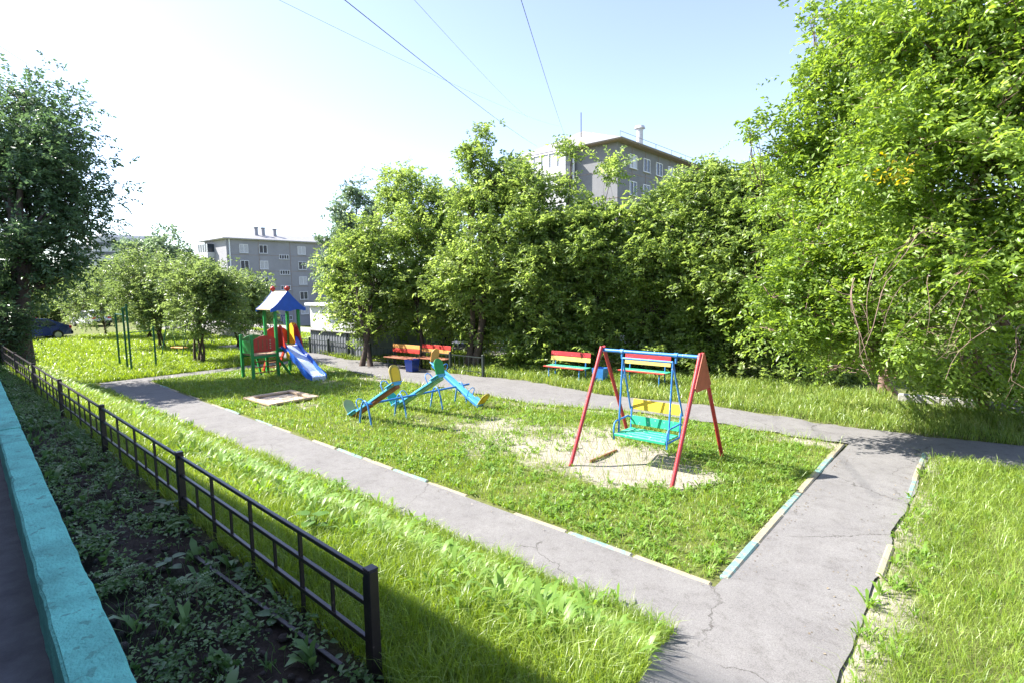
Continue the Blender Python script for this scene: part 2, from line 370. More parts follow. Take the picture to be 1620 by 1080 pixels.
# ================================================================ SETTING
KY = lambda X: 5.78+.024*(-2-np.asarray(X))            # kerb line of the near path
FY = lambda X: 1.66+.034*(-2.5-np.asarray(X))          # near fence line
WY = lambda X: .70+.072*(-3.2-np.asarray(X))           # turquoise wall line
CP0, CP1 = -2.15, -.93                                  # cross path
FP0, FP1 = 12.55, 14.3                                  # far path
EP0, EP1 = -24.2, -23.1                                 # end path
def fp_lo(X): return np.where(X > -5, 12.65, 12.65-.85*smn(-6, -10, X)+.5*smn(-17, -22, X))
def fp_hi(X): return 14.25+.35*np.sin(np.asarray(X)*.9)*.6+.25*smn(-4, 0, X)
def bare(X, Y):
    n = fnoise(X, Y, 1.1, 5); b = .12+0*X
    inl = (Y > KY(X)) & (Y < fp_lo(X)+.2) & (X < CP0) & (X > EP1)
    wx = X+(fnoise(X, Y, .7, 35)-.5)*1.1; wy = Y+(fnoise(X, Y, .7, 37)-.5)*1.1
    pit = np.exp(-(((wx+4.85)/1.3)**2+((wy-8.9)/.9)**2)**1.5)
    band = np.exp(-(((wx+7.0)/2.9)**2+((wy-9.5)/2.3)**2)**2)
    slide = np.exp(-(((X+17.3)/1.3)**2+((Y-10)/.8)**2))
    sb = np.exp(-(((X+15.6)/1.6)**2+((Y-7.6)/1.1)**2)**2)
    edge = smn(.55, .0, np.abs(Y-fp_lo(X)+.3))
    see = np.exp(-(((X+10.4)/1.7)**2+((Y-9.2)/1.9)**2)**2)
    b = np.where(inl, .08+.75*(n-.5)+pit*1.1+band*.50+slide*.6+sb*.3+edge*.42+see*.16, .05+.3*(n-.5))
    b = b+np.where((Y > fp_hi(X)-.1) & (Y < fp_hi(X)+.6), .30, 0)
    b = b+np.where((X > CP1) & (X < CP1+1.3) & (Y < 13.5), .45*smn(1.0, .2, X-CP1)*fnoise(X, Y, .7, 18)*1.6, 0)
    return np.clip(b, 0, 1)
def is_path(X, Y, m=0.):
    a = (Y > 4.68-m) & (Y < KY(X)-.1+m) & (X > EP0) & (X < CP1)
    b = (X > CP0+.75*smn(4.3, 2.4, Y)-m) & (X < CP1+m) & (Y < 14) & (Y > -1)
    c = (Y > fp_lo(X)-m) & (Y < fp_hi(X)+m) & (X < 14)& (X > -34)
    d = (X > EP0-m) & (X < EP1+m) & (Y > 4.7) & (Y < 13)
    return a | b | c | d

def build_ground():
    xs = np.concatenate([np.linspace(-900, -70, 14), np.arange(-66, -26, .6), np.arange(-26, 3, .12), np.arange(3, 16, .6), np.linspace(20, 900, 14)])
    ys = np.concatenate([np.linspace(-300, -6, 8), np.arange(-5, 18, .12), np.arange(18, 50, 1.), np.linspace(56, 1200, 16)])
    X, Y = np.meshgrid(xs, ys, indexing='ij'); Z = zt(X, Y)
    inbed = (Y < FY(X)+.05) & (Y > WY(X)) & (X < -2)
    Z = Z+np.where((np.abs(X+15) < 20) & (Y > -1) & (Y < 18), (fnoise(X, Y, .8, 3)-.5)*.05, 0)
    Z = Z+np.where(inbed, (fnoise(X, Y, .35, 9)-.5)*.16, 0)
    Z = np.where(is_path(X, Y, .05), zt(X, Y)-.02, Z)
    Z = np.where((Y < WY(X)+.05) & (Y > -5) & (X > -40) & (X < CP0), .92, Z)
    Z = Z-.07*np.exp(-(((X+4.85)/1.1)**2+((Y-8.9)/.7)**2)**2)
    bed = smn(.25, -.05, Y-FY(X)+.25*(fnoise(X, Y, .5, 21)-.5))*(X < -2.2)*(1-smn(-24, -30, X))
    nx, ny = X.shape; V = np.stack([X, Y, Z], -1).reshape(-1, 3)
    i, j = np.meshgrid(np.arange(nx-1), np.arange(ny-1), indexing='ij'); k = (i*ny+j).ravel()
    f = np.stack([k, k+ny, k+ny+1, k+1], 1).ravel()
    o = raw_mesh('ground', V, f, np.full(len(k), 4), M['ground'], None, np.zeros(len(k)))
    for nm, val in (('bare', bare(X, Y)), ('bed', bed)):
        a = o.data.attributes.new(nm, 'FLOAT', 'POINT'); a.data.foreach_set('value', val.astype(np.float32).ravel())
    o.data.polygons.foreach_set('use_smooth', [True]*len(k)); tag(o, kind='structure')
build_ground()
def sheet(name, xs, ylo, yhi, mat, dz, ny=8):
    """strip draped over the terrain between two edge curves"""
    V = []; Fc = []
    for x in xs:
        a, b = float(ylo(x)), float(yhi(x))
        for j in range(ny+1):
            y = a+(b-a)*j/ny; V.append((x, y, float(zt(x, y))+dz))
    n = ny+1
    for i in range(len(xs)-1):
        for j in range(ny): Fc.append((i*n+j, (i+1)*n+j, (i+1)*n+j+1, i*n+j+1))
    o = mesh_obj(name, V, Fc, mat); tag(o, kind='structure'); return o
jit = lambda x, s, a: (float(vnoise(x, 0*x+3.3, .45, s))-.5)*a+(float(vnoise(x, 0*x+3.3, .13, s+1))-.5)*a*.4
sheet('path', np.arange(EP0+.5, CP0+.3, .1), lambda x: 4.62+jit(x, 31, .22), lambda x: KY(x)-.05, M['asphalt'], .007)
sheet('path', np.arange(-34, 14, .1), lambda x: fp_lo(np.array(x))+jit(x, 41, .35), lambda x: fp_hi(x)+jit(x, 43, .3), M['asphalt'], .012)
def cross(name, x0, x1, ys, j0, j1, dz):
    V = []; Fc = []
    for y in ys:
        a = x0+(.75*float(smn(4.3, 2.4, y)) if x0 > -5 else 0)+jit(y, j0, .03); b = x1+jit(y, j1, .12)
        for j in range(7): x = a+(b-a)*j/6; V.append((x, y, float(zt(x, y))+dz))
    for i in range(len(ys)-1):
        for j in range(6): Fc.append((i*7+j, i*7+j+1, (i+1)*7+j+1, (i+1)*7+j))
    tag(mesh_obj(name, V, Fc, M['asphalt']), kind='structure')
cross('path', CP0, CP1+.05, np.arange(-1, 13.2, .1), 51, 53, .017)
cross('path', EP0, EP1, np.arange(5, 13.2, .1), 55, 57, .016)
sheet('pavement', np.arange(-40, -2.4, .5), lambda x: -1.5, lambda x: WY(x)-.05, M['darkasphalt'], 0)
bpy.data.objects['pavement'].location.z = -.15
road = sheet('road', np.arange(-62, -11, 1.), lambda x: 18.6, lambda x: 23.5, surf('dusty_road', (.30, .27, .26), .9, .15, 1.5, .3, 60), .02)

# kerbs (painted in turns)
def kerb(name, pts, seg=1.0, w_=.085, h=.022, start=0, skip=(), miss=0.):
    mb = MB(); a = Vector(pts[0]); b = Vector(pts[1]); n = max(1, int((b-a).length/seg))
    for i in range(n):
        if i in skip: continue
        p = a.lerp(b, (i+.01)/n); q = a.lerp(b, (i+.99)/n); s = random.uniform(-.012, .012)
        z = float(zt(0, (p.y+q.y)/2))+h/2-.02+random.uniform(-.012, .008)
        mb.beam((p.x, p.y+s, z), (q.x, q.y+s*.4, z+random.uniform(-.012, .012)), w_, h+.06, (i+start) % 2, bev=.02)
    tag(mb.build(name, [M['creamworn'], M['tealworn']]), kind='structure')
kerb('kerb', [(CP0-.06, float(KY(CP0)), 0), (-22.9, float(KY(-23)), 0)], .95, w_=.085, h=.012, skip=(3, 9, 12, 15, 17))
kerb('kerb', [(CP0-.0, 5.95, 0), (CP0-.1, 12.55, 0)], .98, w_=.115, h=.03, start=1)
kerb('kerb', [(CP1+.1, 6.1, 0), (CP1+.0, 12.9, 0)], .9, start=1, skip=(0, 2, 3))
mb = MB()
for i in range(7): mb.box((-1.5+i*.93, 18.0+.05*i, .03), (.9, .22, .2), 0, Matrix.Rotation(.05+random.uniform(-.02, .02), 3, 'Z'), .02)
mb.v = [(x, y, z+.10) for x, y, z in mb.v]
tag(mb.build('kerb', M['concrete']), kind='structure')

# ================================================================ GRASS
def scatter(x0, x1, y0, y1, per):
    n = int((x1-x0)*(y1-y0)*per); return rng.random(n)*(x1-x0)+x0, rng.random(n)*(y1-y0)+y0
def gpos(X, Y): return np.stack([X, Y, zt(X, Y)], 1)
def grass_patch(name, areas, mat, hmin, hmax, wmin, wmax, lean=.6, cond=None, dens=None, kindname='stuff', label=None):
    Xs, Ys = [], []
    for (x0, x1, y0, y1, per) in areas:
        x, y = scatter(x0, x1, y0, y1, per); Xs.append(x); Ys.append(y)
    X = np.concatenate(Xs); Y = np.concatenate(Ys); k = ~is_path(X, Y, -.02)
    if cond is not None: k &= cond(X, Y)
    if dens is not None: k &= rng.random(len(X)) < dens(X, Y)
    X, Y = X[k], Y[k]; n = len(X); cl = fnoise(X, Y, .6, 77)
    h = (hmin+(hmax-hmin)*rng.random(n)**1.3)*(.55+.9*cl)
    D = X*-.66+Y*.75; wd = (wmin+(wmax-wmin)*rng.random(n))*np.clip(D/7, .8, 4)
    o = blades(name, gpos(X, Y), h, wd, mat, None, lean)
    tag(o, label, 'grass', kind='stuff'); return o
inlawn = lambda X, Y: (Y > KY(X)+.03) & (Y < fp_lo(X)) & (X < CP0-.1) & (X > EP1)
nosand = lambda X, Y: ~((X > -16.8) & (X < -15.1) & (Y > 7.0) & (Y < 8.4))
XE = lambda Y: CP0+.05+.7*smn(4.3, 2.4, Y)
strip = lambda X, Y: (Y > FY(X)+.02-2*(X > -2.4)) & ((Y > -.70*X) | (X < -2.4)) & (Y < 4.75+.3*(fnoise(X, Y, .5, 8)-.5)) & (X < XE(Y))
grass_patch('grass', [(-6, -1.2, 1.2, 4.9, 5200), (-11, -6, 1.7, 4.9, 3000), (-24.5, -11, 1.8, 5.0, 1500)], M['grass'], .08, .25, .004, .009, .8, strip, label='tall bright grass on the bank between the brown fence and the near path')
def ldens(X, Y):
    b = bare(X, Y); return np.clip(1.05-1.45*b, 0, 1)*np.clip(1.4-1.2*(fnoise(X, Y, .35, 14) > .52)*(b > .3), .12, 1)*(b < .78)
grass_patch('grass', [(-9, -2.1, 5.8, 12.7, 2100), (-23.1, -9, 5.9, 12.7, 1000)], M['grass'], .03, .11, .004, .009, .9, lambda X, Y: inlawn(X, Y) & nosand(X, Y), ldens, label='short patchy grass on the playground lawn inside the painted kerbs')
grass_patch('grass', [(-1, 4, 4, 13.6, 2300)], M['grass'], .08, .26, .004, .009, .9, lambda X, Y: (X > CP1+.12+.1*(fnoise(X, Y, .4, 8)-.5)) & (Y < 13.8), lambda X, Y: (.1+1.1*fnoise(X, Y, .9, 17))*(1-.75*smn(.35, 0, X-CP1-.25+.5*(fnoise(X, Y, .6, 18)-.5))), label='rough grass on the lawn right of the cross path')
grass_patch('grass', [(-14, 4, 14, 18.8, 900), (-30, -14, 13.2, 18.6, 500)], M['grass_dry'], .08, .34, .005, .010, .8, lambda X, Y: (Y > fp_hi(X)+.02) & ~((X > -2.2) & (Y > 17.75)), lambda X, Y: .25+.9*fnoise(X, Y, 1.1, 19), label='long half dry grass on the verge under the trees')
grass_patch('grass', [(-50, -24, 2, 20, 260), (-30, -24, 2, 12, 350)], M['grass'], .10, .30, .006, .012, .8, lambda X, Y: (X < EP0) & (Y > FY(X)), None, label='sunlit meadow grass beyond the end of the near path')
grass_patch('grass', [(-9, -1.5, 2, 12.5, 120), (-23, -9, 2, 12.5, 60), (-1, 3.5, 4, 13.6, 220)], M['grass_dry'], .10, .36, .003, .006, 1.0, lambda X, Y: strip(X, Y) | (inlawn(X, Y) & nosand(X, Y)) | (X > CP1+.12), None, label='scattered dry stalks standing in the green grass')
# broad leaved weeds
def rosettes(name, X, Y, leafn, hl, wl, lean, mat, label, cat='weeds'):
    n = len(X); k = rng.integers(leafn[0], leafn[1], n); xi = np.repeat(X, k)+rng.normal(0, .02, k.sum()); yi = np.repeat(Y, k)+rng.normal(0, .02, k.sum())
    sz = np.repeat(.6+.7*rng.random(n), k); N_ = len(xi)
    h = (hl[0]+(hl[1]-hl[0])*rng.random(N_))*sz; wd = (wl[0]+(wl[1]-wl[0])*rng.random(N_))*sz
    o = blades(name, gpos(xi, yi), h, wd, mat, None, lean, np.repeat(rng.random(n), k)*.6+rng.random(N_)*.4, True); tag(o, label, cat, kind='stuff'); return o
def pick(areas, cond, dens=None):
    Xs, Ys = [], []
    for (x0, x1, y0, y1, per) in areas:
        x, y = scatter(x0, x1, y0, y1, per); Xs.append(x); Ys.append(y)
    X = np.concatenate(Xs); Y = np.concatenate(Ys); k = cond(X, Y) & ~is_path(X, Y, -.03)
    if dens is not None: k &= rng.random(len(X)) < dens(X, Y)
    return X[k], Y[k]
X, Y = pick([(-9, -1.2, 2.4, 4.85, 75), (-24, -9, 2.8, 4.95, 32)], strip, lambda X, Y: smn(2.2, 3.2, Y)*(.25+1.1*(fnoise(X, Y, .9, 23) > .47)))
rosettes('weeds', X, Y, (6, 13), (.08, .24), (.014, .038), 1.0, M['weed'], 'broad dandelion leaves crowding the bank beside the near path')
X, Y = pick([(-9, -2.3, 5.85, 12.5, 95), (-23, -9, 6, 12.5, 42)], lambda X, Y: inlawn(X, Y) & nosand(X, Y), lambda X, Y: np.clip(1.15-1.15*bare(X, Y), .12, 1)*(.12+.88*(bare(X, Y) < .8))*(.25+1.*(fnoise(X, Y, .8, 27) > .46)))
rosettes('weeds', X, Y, (5, 10), (.04, .12), (.013, .030), 1.2, M['weed'], 'low dandelion rosettes dotted over the playground lawn')
X, Y = pick([(-1, 3.5, 4.2, 13, 16)], lambda X, Y: X > CP1+.05, lambda X, Y: .2+.9*smn(-.1, -.9, X)+.3*(fnoise(X, Y, .8, 29) > .6))
rosettes('weeds', X, Y, (5, 11), (.06, .16), (.014, .032), 1.0, M['weed'], 'broad leaved weeds along the right edge of the cross path')

# ================================================================ TREES
def curve_pts(a, b, n, wob, sag=0.):
    a = np.array(a, float); b = np.array(b, float); L = np.linalg.norm(b-a); out = []
    ofs = rng.normal(0, wob*L, (2, 3))
    for i in range(n+1):
        t = i/n; p = a+(b-a)*t+ofs[0]*math.sin(math.pi*t)+ofs[1]*math.sin(2*math.pi*t)*.5; p[2] += sag*L*math.sin(math.pi*t); out.append(p)
    return out
def make_tree(name, label, cat, group, base, stems, lobes, nleaf, leafL, mat, bark='bark', trunk_r=.09, clump=.29, per=9, twiglen=.45, nclump=None, droop=.25, shell=.5, bare_tw=0, up=.45):
    """base world; lobes: list of (centre world, (rx,ry,rz), weight); stems: list of (dx,dy) offsets of the trunk feet"""
    base = np.array(base, float); T = empty(name, base, label, cat, group)
    C = np.array([l[0] for l in lobes])-base; Rr = np.array([l[1] for l in lobes]); W = np.array([l[2]*l[1][0]*l[1][2] for l in lobes]); W = W/W.sum()
    # --- clumps
    nc = nclump or max(30, nleaf//165); li = rng.choice(len(C), nc, p=W); u = nrm(rng.normal(size=(nc, 3))); r = rng.random(nc)**shell
    cc = C[li]+u*r[:, None]*Rr[li]; cout = nrm(u/Rr[li])
    nt_ = nleaf//per; ci = rng.integers(0, nc, nt_); cs = (clump*(.6+.8*rng.random(nc)))
    tp = cc[ci]+np.clip(rng.normal(size=(nt_, 3)), -1.5, 1.5)*cs[ci][:, None]*np.array([1, 1, .75])
    tp[:, 2] = np.maximum(tp[:, 2], .12)
    td = nrm(cout[ci]*.7+rng.normal(size=(nt_, 3))*.55+np.array([0, 0, up])); tl = twiglen*(.5+.8*rng.random(nt_))
    tt = (np.arange(per)+.5)/per; sgn = np.where(np.arange(per) % 2 == 0, 1., -1.)
    side = nrm(np.cross(td, np.array([0, 0, 1.])+rng.normal(size=(nt_, 3))*.35))
    pos = tp[:, None]+td[:, None]*tl[:, None, None]*tt[None, :, None]; pos[:, :, 2] -= droop*tl[:, None]*tt[None]**2
    ld = td[:, None]*.45+side[:, None]*sgn[None, :, None]*.85+rng.normal(size=(nt_, per, 3))*.3; ld[:, :, 2] -= .25
    ln = np.cross(np.broadcast_to(td[:, None], ld.shape), side[:, None]*np.ones((1, per, 1))); ln = ln*np.where(ln[:, :, 2:3] < 0, -1, 1)+rng.normal(size=ld.shape)*.45
    pos = pos.reshape(-1, 3); N_ = len(pos); Lf = leafL*(.65+.6*rng.random(N_))
    cv = np.repeat(np.repeat(rng.random(nc)[ci], 1), per)
    leaves('crown', pos, ld.reshape(-1, 3), ln.reshape(-1, 3), Lf, Lf*.5, M[mat], T, np.clip(cv*.45+rng.random(N_)*.55, 0, 1))
    # --- wood
    mb = MB(); top = C[:, 2].max()
    for si, (dx, dy) in enumerate(stems):
        mine = [k for k in range(len(C)) if k % len(stems) == si] or [0]
        tgt = C[mine].mean(0); tgt[2] = min(C[mine][:, 2].max(), top*.8); tgt = tgt*np.array([.75, .75, 1])
        pts = curve_pts((dx, dy, -.05), tgt, 8, .035); rr = [trunk_r*(1.25 if i == 0 else 1-.8*i/8) for i in range(9)]
        mb.tube(pts, rr, 8, caps=False)
        for k in mine:
            i0 = int(np.clip(1+7*(C[k][2]*.45)/max(tgt[2], .1), 1, 6)); r0 = rr[i0]*.6
            bp = curve_pts(pts[i0], C[k], 6, .06); mb.tube(bp, [r0*(1-.75*i/6) for i in range(7)], 6, caps=False)
            for _ in range(5):
                a = bp[rng.integers(2, 7)]; e = C[k]+nrm(rng.normal(size=(1, 3)))[0]*Rr[k]*.85
                mb.tube(curve_pts(a, e, 4, .08), [r0*.32, r0*.25, r0*.18, r0*.11, .004], 5, caps=False)
    for q in range(nc):
        c = C[li[q]]*.85; c = C[li[q]]+(cc[q]-C[li[q]])*.05
        mb.tube([c, (c+cc[q])/2+rng.normal(0, .04, 3), cc[q]], [.012, .009, .004], 4, caps=False)
    ntw = min(nt_, 350)
    for q in rng.choice(nt_, ntw, replace=False):
        a = tp[q]; e = a+td[q]*tl[q]; c = cc[ci[q]]*.7+C[li[ci[q]]]*.3
        mb.tube([c, (c+a)/2+rng.normal(0, .05, 3), a, e], [.012, .009, .006, .003], 4, caps=False)
    mb.build('trunk', M[bark], T)
    return T
def HL(px, py, D, rx, rz, w_=1.):
    return L_(px, py, D+(1.9 if py > 460 else .6 if py > 380 else 0), rx*.91, rz*.89, w_)
def L_(px, py, D, rx, rz, w_=1., ry=None):
    c = P(px, py, D); k = D/F; return (c, (rx*k, (ry or rx)*k, rz*k), w_)
HG = 'trees forming the green screen beyond the far path'
tree_h = lambda label, base, lobes, n, stems=((0, 0),), mat='leaf_hedge', ll=.15, **k: make_tree('maple_tree', label, 'tree', HG, base, stems, lobes, n, ll, mat, **k)
tree_h('rounded tree with forked dark trunk beside the grey garage, leftmost of the green screen', G(575, 579), [HL(592, 435, 23, 58, 56), HL(548, 470, 23, 34, 42), HL(632, 475, 23, 50, 50), HL(572, 390, 23, 40, 42), HL(610, 360, 23.5, 40, 42), HL(585, 512, 22.5, 72, 26), HL(535, 425, 23.5, 20, 34)], 30000, ((-.12, 0), (.3, .15)), trunk_r=.11)
tree_h('tall greyish green poplar standing behind the forked tree', P(545, 500, 34), [HL(566, 305, 34, 20, 32), HL(556, 350, 34, 32, 38), HL(595, 345, 34, 26, 40), HL(530, 395, 34, 24, 34), HL(522, 435, 34, 18, 34), HL(560, 400, 34, 60, 50)], 16000, mat='leaf_hedge_cool', ll=.19, trunk_r=.2)
tree_h('bushy maple between the forked tree and the tall pointed maple', G(672, 574), [L_(640, 285, 25, 26, 36), L_(665, 335, 25, 48, 48), L_(632, 355, 25, 35, 45), L_(682, 400, 24.5, 62, 55), L_(655, 455, 24, 60, 45), L_(706, 480, 24, 48, 42), L_(700, 320, 25, 35, 45), L_(622, 310, 25.5, 22, 30)], 30000)
tree_h('tallest pointed maple of the screen with thick dark base', G(742, 582), [HL(768, 228, 22, 11, 26), HL(744, 250, 22, 17, 24), HL(780, 290, 22, 45, 50), HL(740, 320, 22.5, 35, 42), HL(795, 375, 21.5, 68, 62), HL(750, 440, 21.5, 70, 60), HL(735, 510, 21.5, 62, 40), HL(800, 500, 21, 50, 45), HL(815, 300, 22, 26, 45)], 40000, ((-.1, 0), (.2, .1), (.05, .3)), trunk_r=.15)
tree_h('full maple just left of the grey house corner', G(850, 580), [HL(832, 305, 21, 28, 38), HL(858, 362, 21, 52, 46), HL(858, 430, 20.5, 66, 60), HL(850, 515, 20, 66, 50), HL(903, 250, 21, 6, 40, .9), HL(885, 300, 21, 16, 24), HL(850, 565, 19.8, 66, 22)], 38000, ((0, 0), (.25, .1)))
tree_h('slender maple whose top crosses the grey house wall', G(935, 582), [HL(932, 318, 20.5, 10, 26), HL(968, 275, 20.3, 5, 30, .9), HL(930, 360, 20.3, 30, 34), HL(968, 345, 20.3, 20, 26), HL(938, 400, 20, 58, 52), HL(935, 480, 19.6, 62, 50), HL(930, 552, 19.3, 62, 34)], 34000)
tree_h('light green maple in front of the house windows', G(1030, 585), [HL(1008, 338, 20, 18, 30), HL(1050, 306, 20, 15, 30), HL(1040, 375, 19.8, 50, 42), HL(1035, 420, 19.4, 62, 55), HL(1040, 495, 19, 66, 50), HL(1030, 562, 18.8, 66, 36)], 34000, ((0, 0), (.2, .2)))
tree_h('light green maple right of the house roof end', G(1120, 591), [HL(1125, 290, 19, 28, 34), HL(1098, 305, 19, 26, 36), HL(1158, 285, 19, 26, 30), HL(1140, 350, 18.8, 58, 52), HL(1115, 430, 18.4, 64, 56), HL(1125, 510, 18, 72, 50), HL(1110, 575, 17.8, 66, 32)], 36000)
tree_h('dense maple where the screen meets the big overhanging tree', G(1215, 598), [HL(1195, 300, 18.5, 42, 42), HL(1215, 370, 18, 56, 55), HL(1200, 450, 17.6, 62, 56), HL(1200, 530, 17.2, 68, 50), HL(1240, 588, 16.8, 84, 28), HL(1290, 480, 17.5, 70, 80), HL(1330, 560, 17, 80, 50)], 44000)
# filler trees behind so that the dark interior is deep
for i, (px, py, D, rx, rz, lb) in enumerate([(700, 420, 29, 90, 100, 'shaded tree glimpsed behind the tallest pointed maple'), (880, 430, 27, 90, 100, 'shaded tree behind the maple left of the grey house'), (1050, 440, 26, 95, 100, 'shaded tree behind the maples in front of the house'), (1230, 440, 25, 110, 120, 'shaded tree behind the right end of the maple screen')]):
    b = P(px, 560, D); b[2] = float(zt(b[0], b[1]))
    make_tree('maple_tree', lb, 'tree', HG, b, ((0, 0),), [L_(px, py, D, rx, rz), L_(px-40, py+70, D, rx, 60), L_(px+40, py+60, D, rx, 70)], 14000, .24, 'leaf_hedge')
# big overhanging trees on the right
RG = 'large overhanging trees on the right'
make_tree('plum_tree', 'big spreading tree whose outstretched sprigs reach left against the sky', 'tree', RG, G(1395, 622), ((0, 0), (.3, .1)),
    [L_(1302, 300, 12.5, 80, 78, 1.2), L_(1348, 190, 12, 78, 82, 1.3), L_(1275, 400, 11.4, 62, 66), L_(1300, 505, 11, 75, 55), L_(1222, 470, 11, 26, 12, 2.), L_(1215, 520, 11, 30, 14, 1.5), L_(1240, 440, 11.1, 30, 16, 1.2), L_(1365, 420, 11.5, 90, 90), L_(1356, 85, 11.5, 56, 62, 1.7), L_(1252, 238, 12.5, 32, 22, 2.), L_(1215, 205, 12.6, 22, 6, 3.), L_(1185, 203, 12.7, 9, 3, 8.), L_(1316, 36, 11.8, 28, 20, 2.5), L_(1288, 28, 11.8, 9, 4, 7.), L_(1294, 130, 12, 28, 22, 2.), L_(1262, 155, 12.3, 12, 6, 3.), L_(1370, 545, 11, 80, 42), L_(1395, 300, 12, 80, 90), L_(1390, 590, 13, 90, 26), L_(1480, 596, 13, 90, 26), L_(1580, 596, 13, 90, 26), L_(1660, 590, 12.5, 70, 40), L_(1640, 520, 12, 70, 60)],
    68000, .112, 'leaf_right', 'twig', .10, .25, 8, .42, droop=.35)
make_tree('plum_tree', 'nearest tree filling the right edge with large bright leaves and pinkish bare twigs', 'tree', RG, G(1570, 646), ((0, 0), (.4, .2)),
    [L_(1500, 100, 9, 120, 110), L_(1440, 230, 9.5, 110, 100), L_(1580, 250, 8.5, 120, 120), L_(1540, 400, 9, 115, 90), L_(1450, 400, 10, 90, 80), L_(1610, 60, 8, 110, 100), L_(1420, 60, 9.5, 70, 60), L_(1450, 520, 10, 100, 50, .8), L_(1600, 440, 8.5, 100, 60, .8), L_(1700, 300, 8.5, 120, 200), L_(1690, 80, 8, 120, 120), L_(1540, 560, 10.5, 110, 34, .6), L_(1480, 10, 9, 110, 40)],
    80000, .106, 'leaf_right', 'twig', .14, .24, 8, .42, droop=.4)
# bare drooping twigs of the near tree, with a yellowed sprig
nb = [o for o in bpy.data.objects if o.name == 'plum_tree.001'][0]; bo = np.array(nb.location)
mb = MB()
for i in range(26):
    px, py = rng.uniform(1330, 1640), rng.uniform(330, 545); D = rng.uniform(8., 9.8)
    a = P(px, py, D)-bo; e = P(px+rng.uniform(-110, 60), py+rng.uniform(50, 130), D-rng.uniform(0, .8))-bo
    pts = curve_pts(a, e, 6, .05, .10); r0 = rng.uniform(.004, .009); mb.tube(pts, [r0*(1-.12*k) for k in range(7)], 5)
    for _ in range(3):
        k = rng.integers(2, 6); q = np.array(pts[k]); mb.tube(curve_pts(q, q+rng.normal(0, .25, 3)+np.array([0, 0, -.15]), 3, .12), [r0*.5, r0*.4, r0*.3, r0*.2], 4)
mb.build('twig', M['twig'], nb)
c = P(1410, 278, 8.6)-bo; n = 48
leaves('yellow_sprig', c+rng.normal(0, .13, (n, 3)), rng.normal(size=(n, 3)), rng.normal(size=(n, 3))+np.array([0, 0, 1]), np.full(n, .09), np.full(n, .045), M['leaf_yellow'], nb)['kind'] = 'stuff'

# left dark tree
b = G(28, 577)
make_tree('poplar_tree', 'tall dark tree at the left edge beside the far end of the brown fence', 'tree', None, b, ((0, 0), (-.25, .2)),
    [L_(40, 170, 19, 60, 55), L_(10, 230, 19, 70, 70), L_(90, 230, 19, 50, 55), L_(110, 300, 19, 58, 60), L_(40, 320, 19, 80, 70), L_(130, 345, 19, 38, 40), L_(60, 400, 18.5, 80, 50), L_(-40, 300, 19, 80, 120), L_(20, 450, 18.5, 60, 40), L_(-40, 450, 18, 60, 60), L_(95, 440, 19, 38, 30)],
    46000, .15, 'leaf_dark', 'bark', .24, .42)
make_tree('shrub', 'dark shrub at the left edge under the tall tree', 'shrub', None, G(5, 575), ((0, 0),), [L_(8, 520, 17, 26, 36), L_(-20, 530, 17, 34, 40)], 7000, .11, 'leaf_dark', trunk_r=.04)
# young fruit trees on the meadow
YG = 'young fruit trees on the meadow'
def young(label, base, lobes, n, stems): make_tree('apple_tree', label, 'tree', YG, base, stems, lobes, n, .15, 'leaf_young', 'bark', .07, .34)
young('multi stemmed young tree standing nearest behind the pull up bars', G(316, 576), [L_(300, 455, 25, 48, 45), L_(345, 470, 25, 42, 42), L_(318, 500, 24.5, 48, 30), L_(280, 442, 26, 38, 32), L_(345, 450, 25.5, 24, 24)], 16000, ((-.5, 0), (-.15, 0), (.1, .1), (.35, 0)))
young('young tree whose trunk stands between the bars and the small swing', G(255, 549), [L_(235, 440, 31, 55, 45), L_(200, 470, 31, 42, 40), L_(262, 480, 31, 45, 38), L_(240, 505, 30.5, 45, 24), L_(225, 425, 31.5, 38, 24)], 16000, ((0, 0), (.4, .1), (-.4, 0)))
young('young tree left of the play tower with forked dark trunk', G(376, 548), [L_(385, 462, 31, 34, 32), L_(360, 480, 31, 42, 36), L_(400, 485, 31, 26, 34), L_(350, 455, 31.5, 26, 26), L_(385, 510, 31, 36, 18)], 14000, ((0, 0), (.4, 0)))
young('low spreading young tree nearest the parked cars', G(165, 532), [L_(160, 470, 38, 42, 36), L_(130, 490, 38, 32, 28), L_(190, 495, 38, 34, 24), L_(185, 440, 39, 40, 30)], 12000, ((0, 0), (.5, 0)))
young('rounded young tree in the middle of the meadow group', G(232, 536), [L_(290, 455, 37, 40, 34), L_(215, 480, 36, 42, 38), L_(325, 470, 37, 38, 36), L_(255, 500, 36, 34, 26)], 14000, ((0, 0), (.4, .2)))
bt = P(235, 500, 75); bt[2] = float(zt(bt[0], bt[1]))
make_tree('lime_tree', 'large grey green tree rising in front of the distant high rise', 'tree', None, bt, ((0, 0),), [L_(232, 400, 75, 42, 26), L_(265, 390, 75, 20, 20), L_(212, 408, 75, 26, 20), L_(275, 410, 75, 14, 24), L_(245, 440, 75, 60, 30)], 12000, .42, 'leaf_hedge_cool', trunk_r=.3, clump=.8, twiglen=1.)
for i, (px, D, lb) in enumerate([(60, 62, 'distant tree seen behind the parked cars'), (130, 66, 'distant tree behind the white parked car'), (310, 78, 'distant tree left of the grey apartment block'), (200, 60, 'distant tree behind the young trees'), (-20, 55, 'distant tree at the far left behind the dark tree'), (370, 70, 'distant tree at the foot of the grey apartment block')]):
    b = P(px, 500, D); b[2] = float(zt(b[0], b[1]))
    make_tree('far_tree', lb, 'tree', 'distant trees at the back of the yard', b, ((0, 0),), [L_(px, 455, D, 52, 32), L_(px-35, 475, D, 40, 28), L_(px+35, 478, D, 40, 28), L_(px, 498, D, 60, 16)], 8000, .36, 'leaf_young', trunk_r=.2, clump=.7, twiglen=.9)

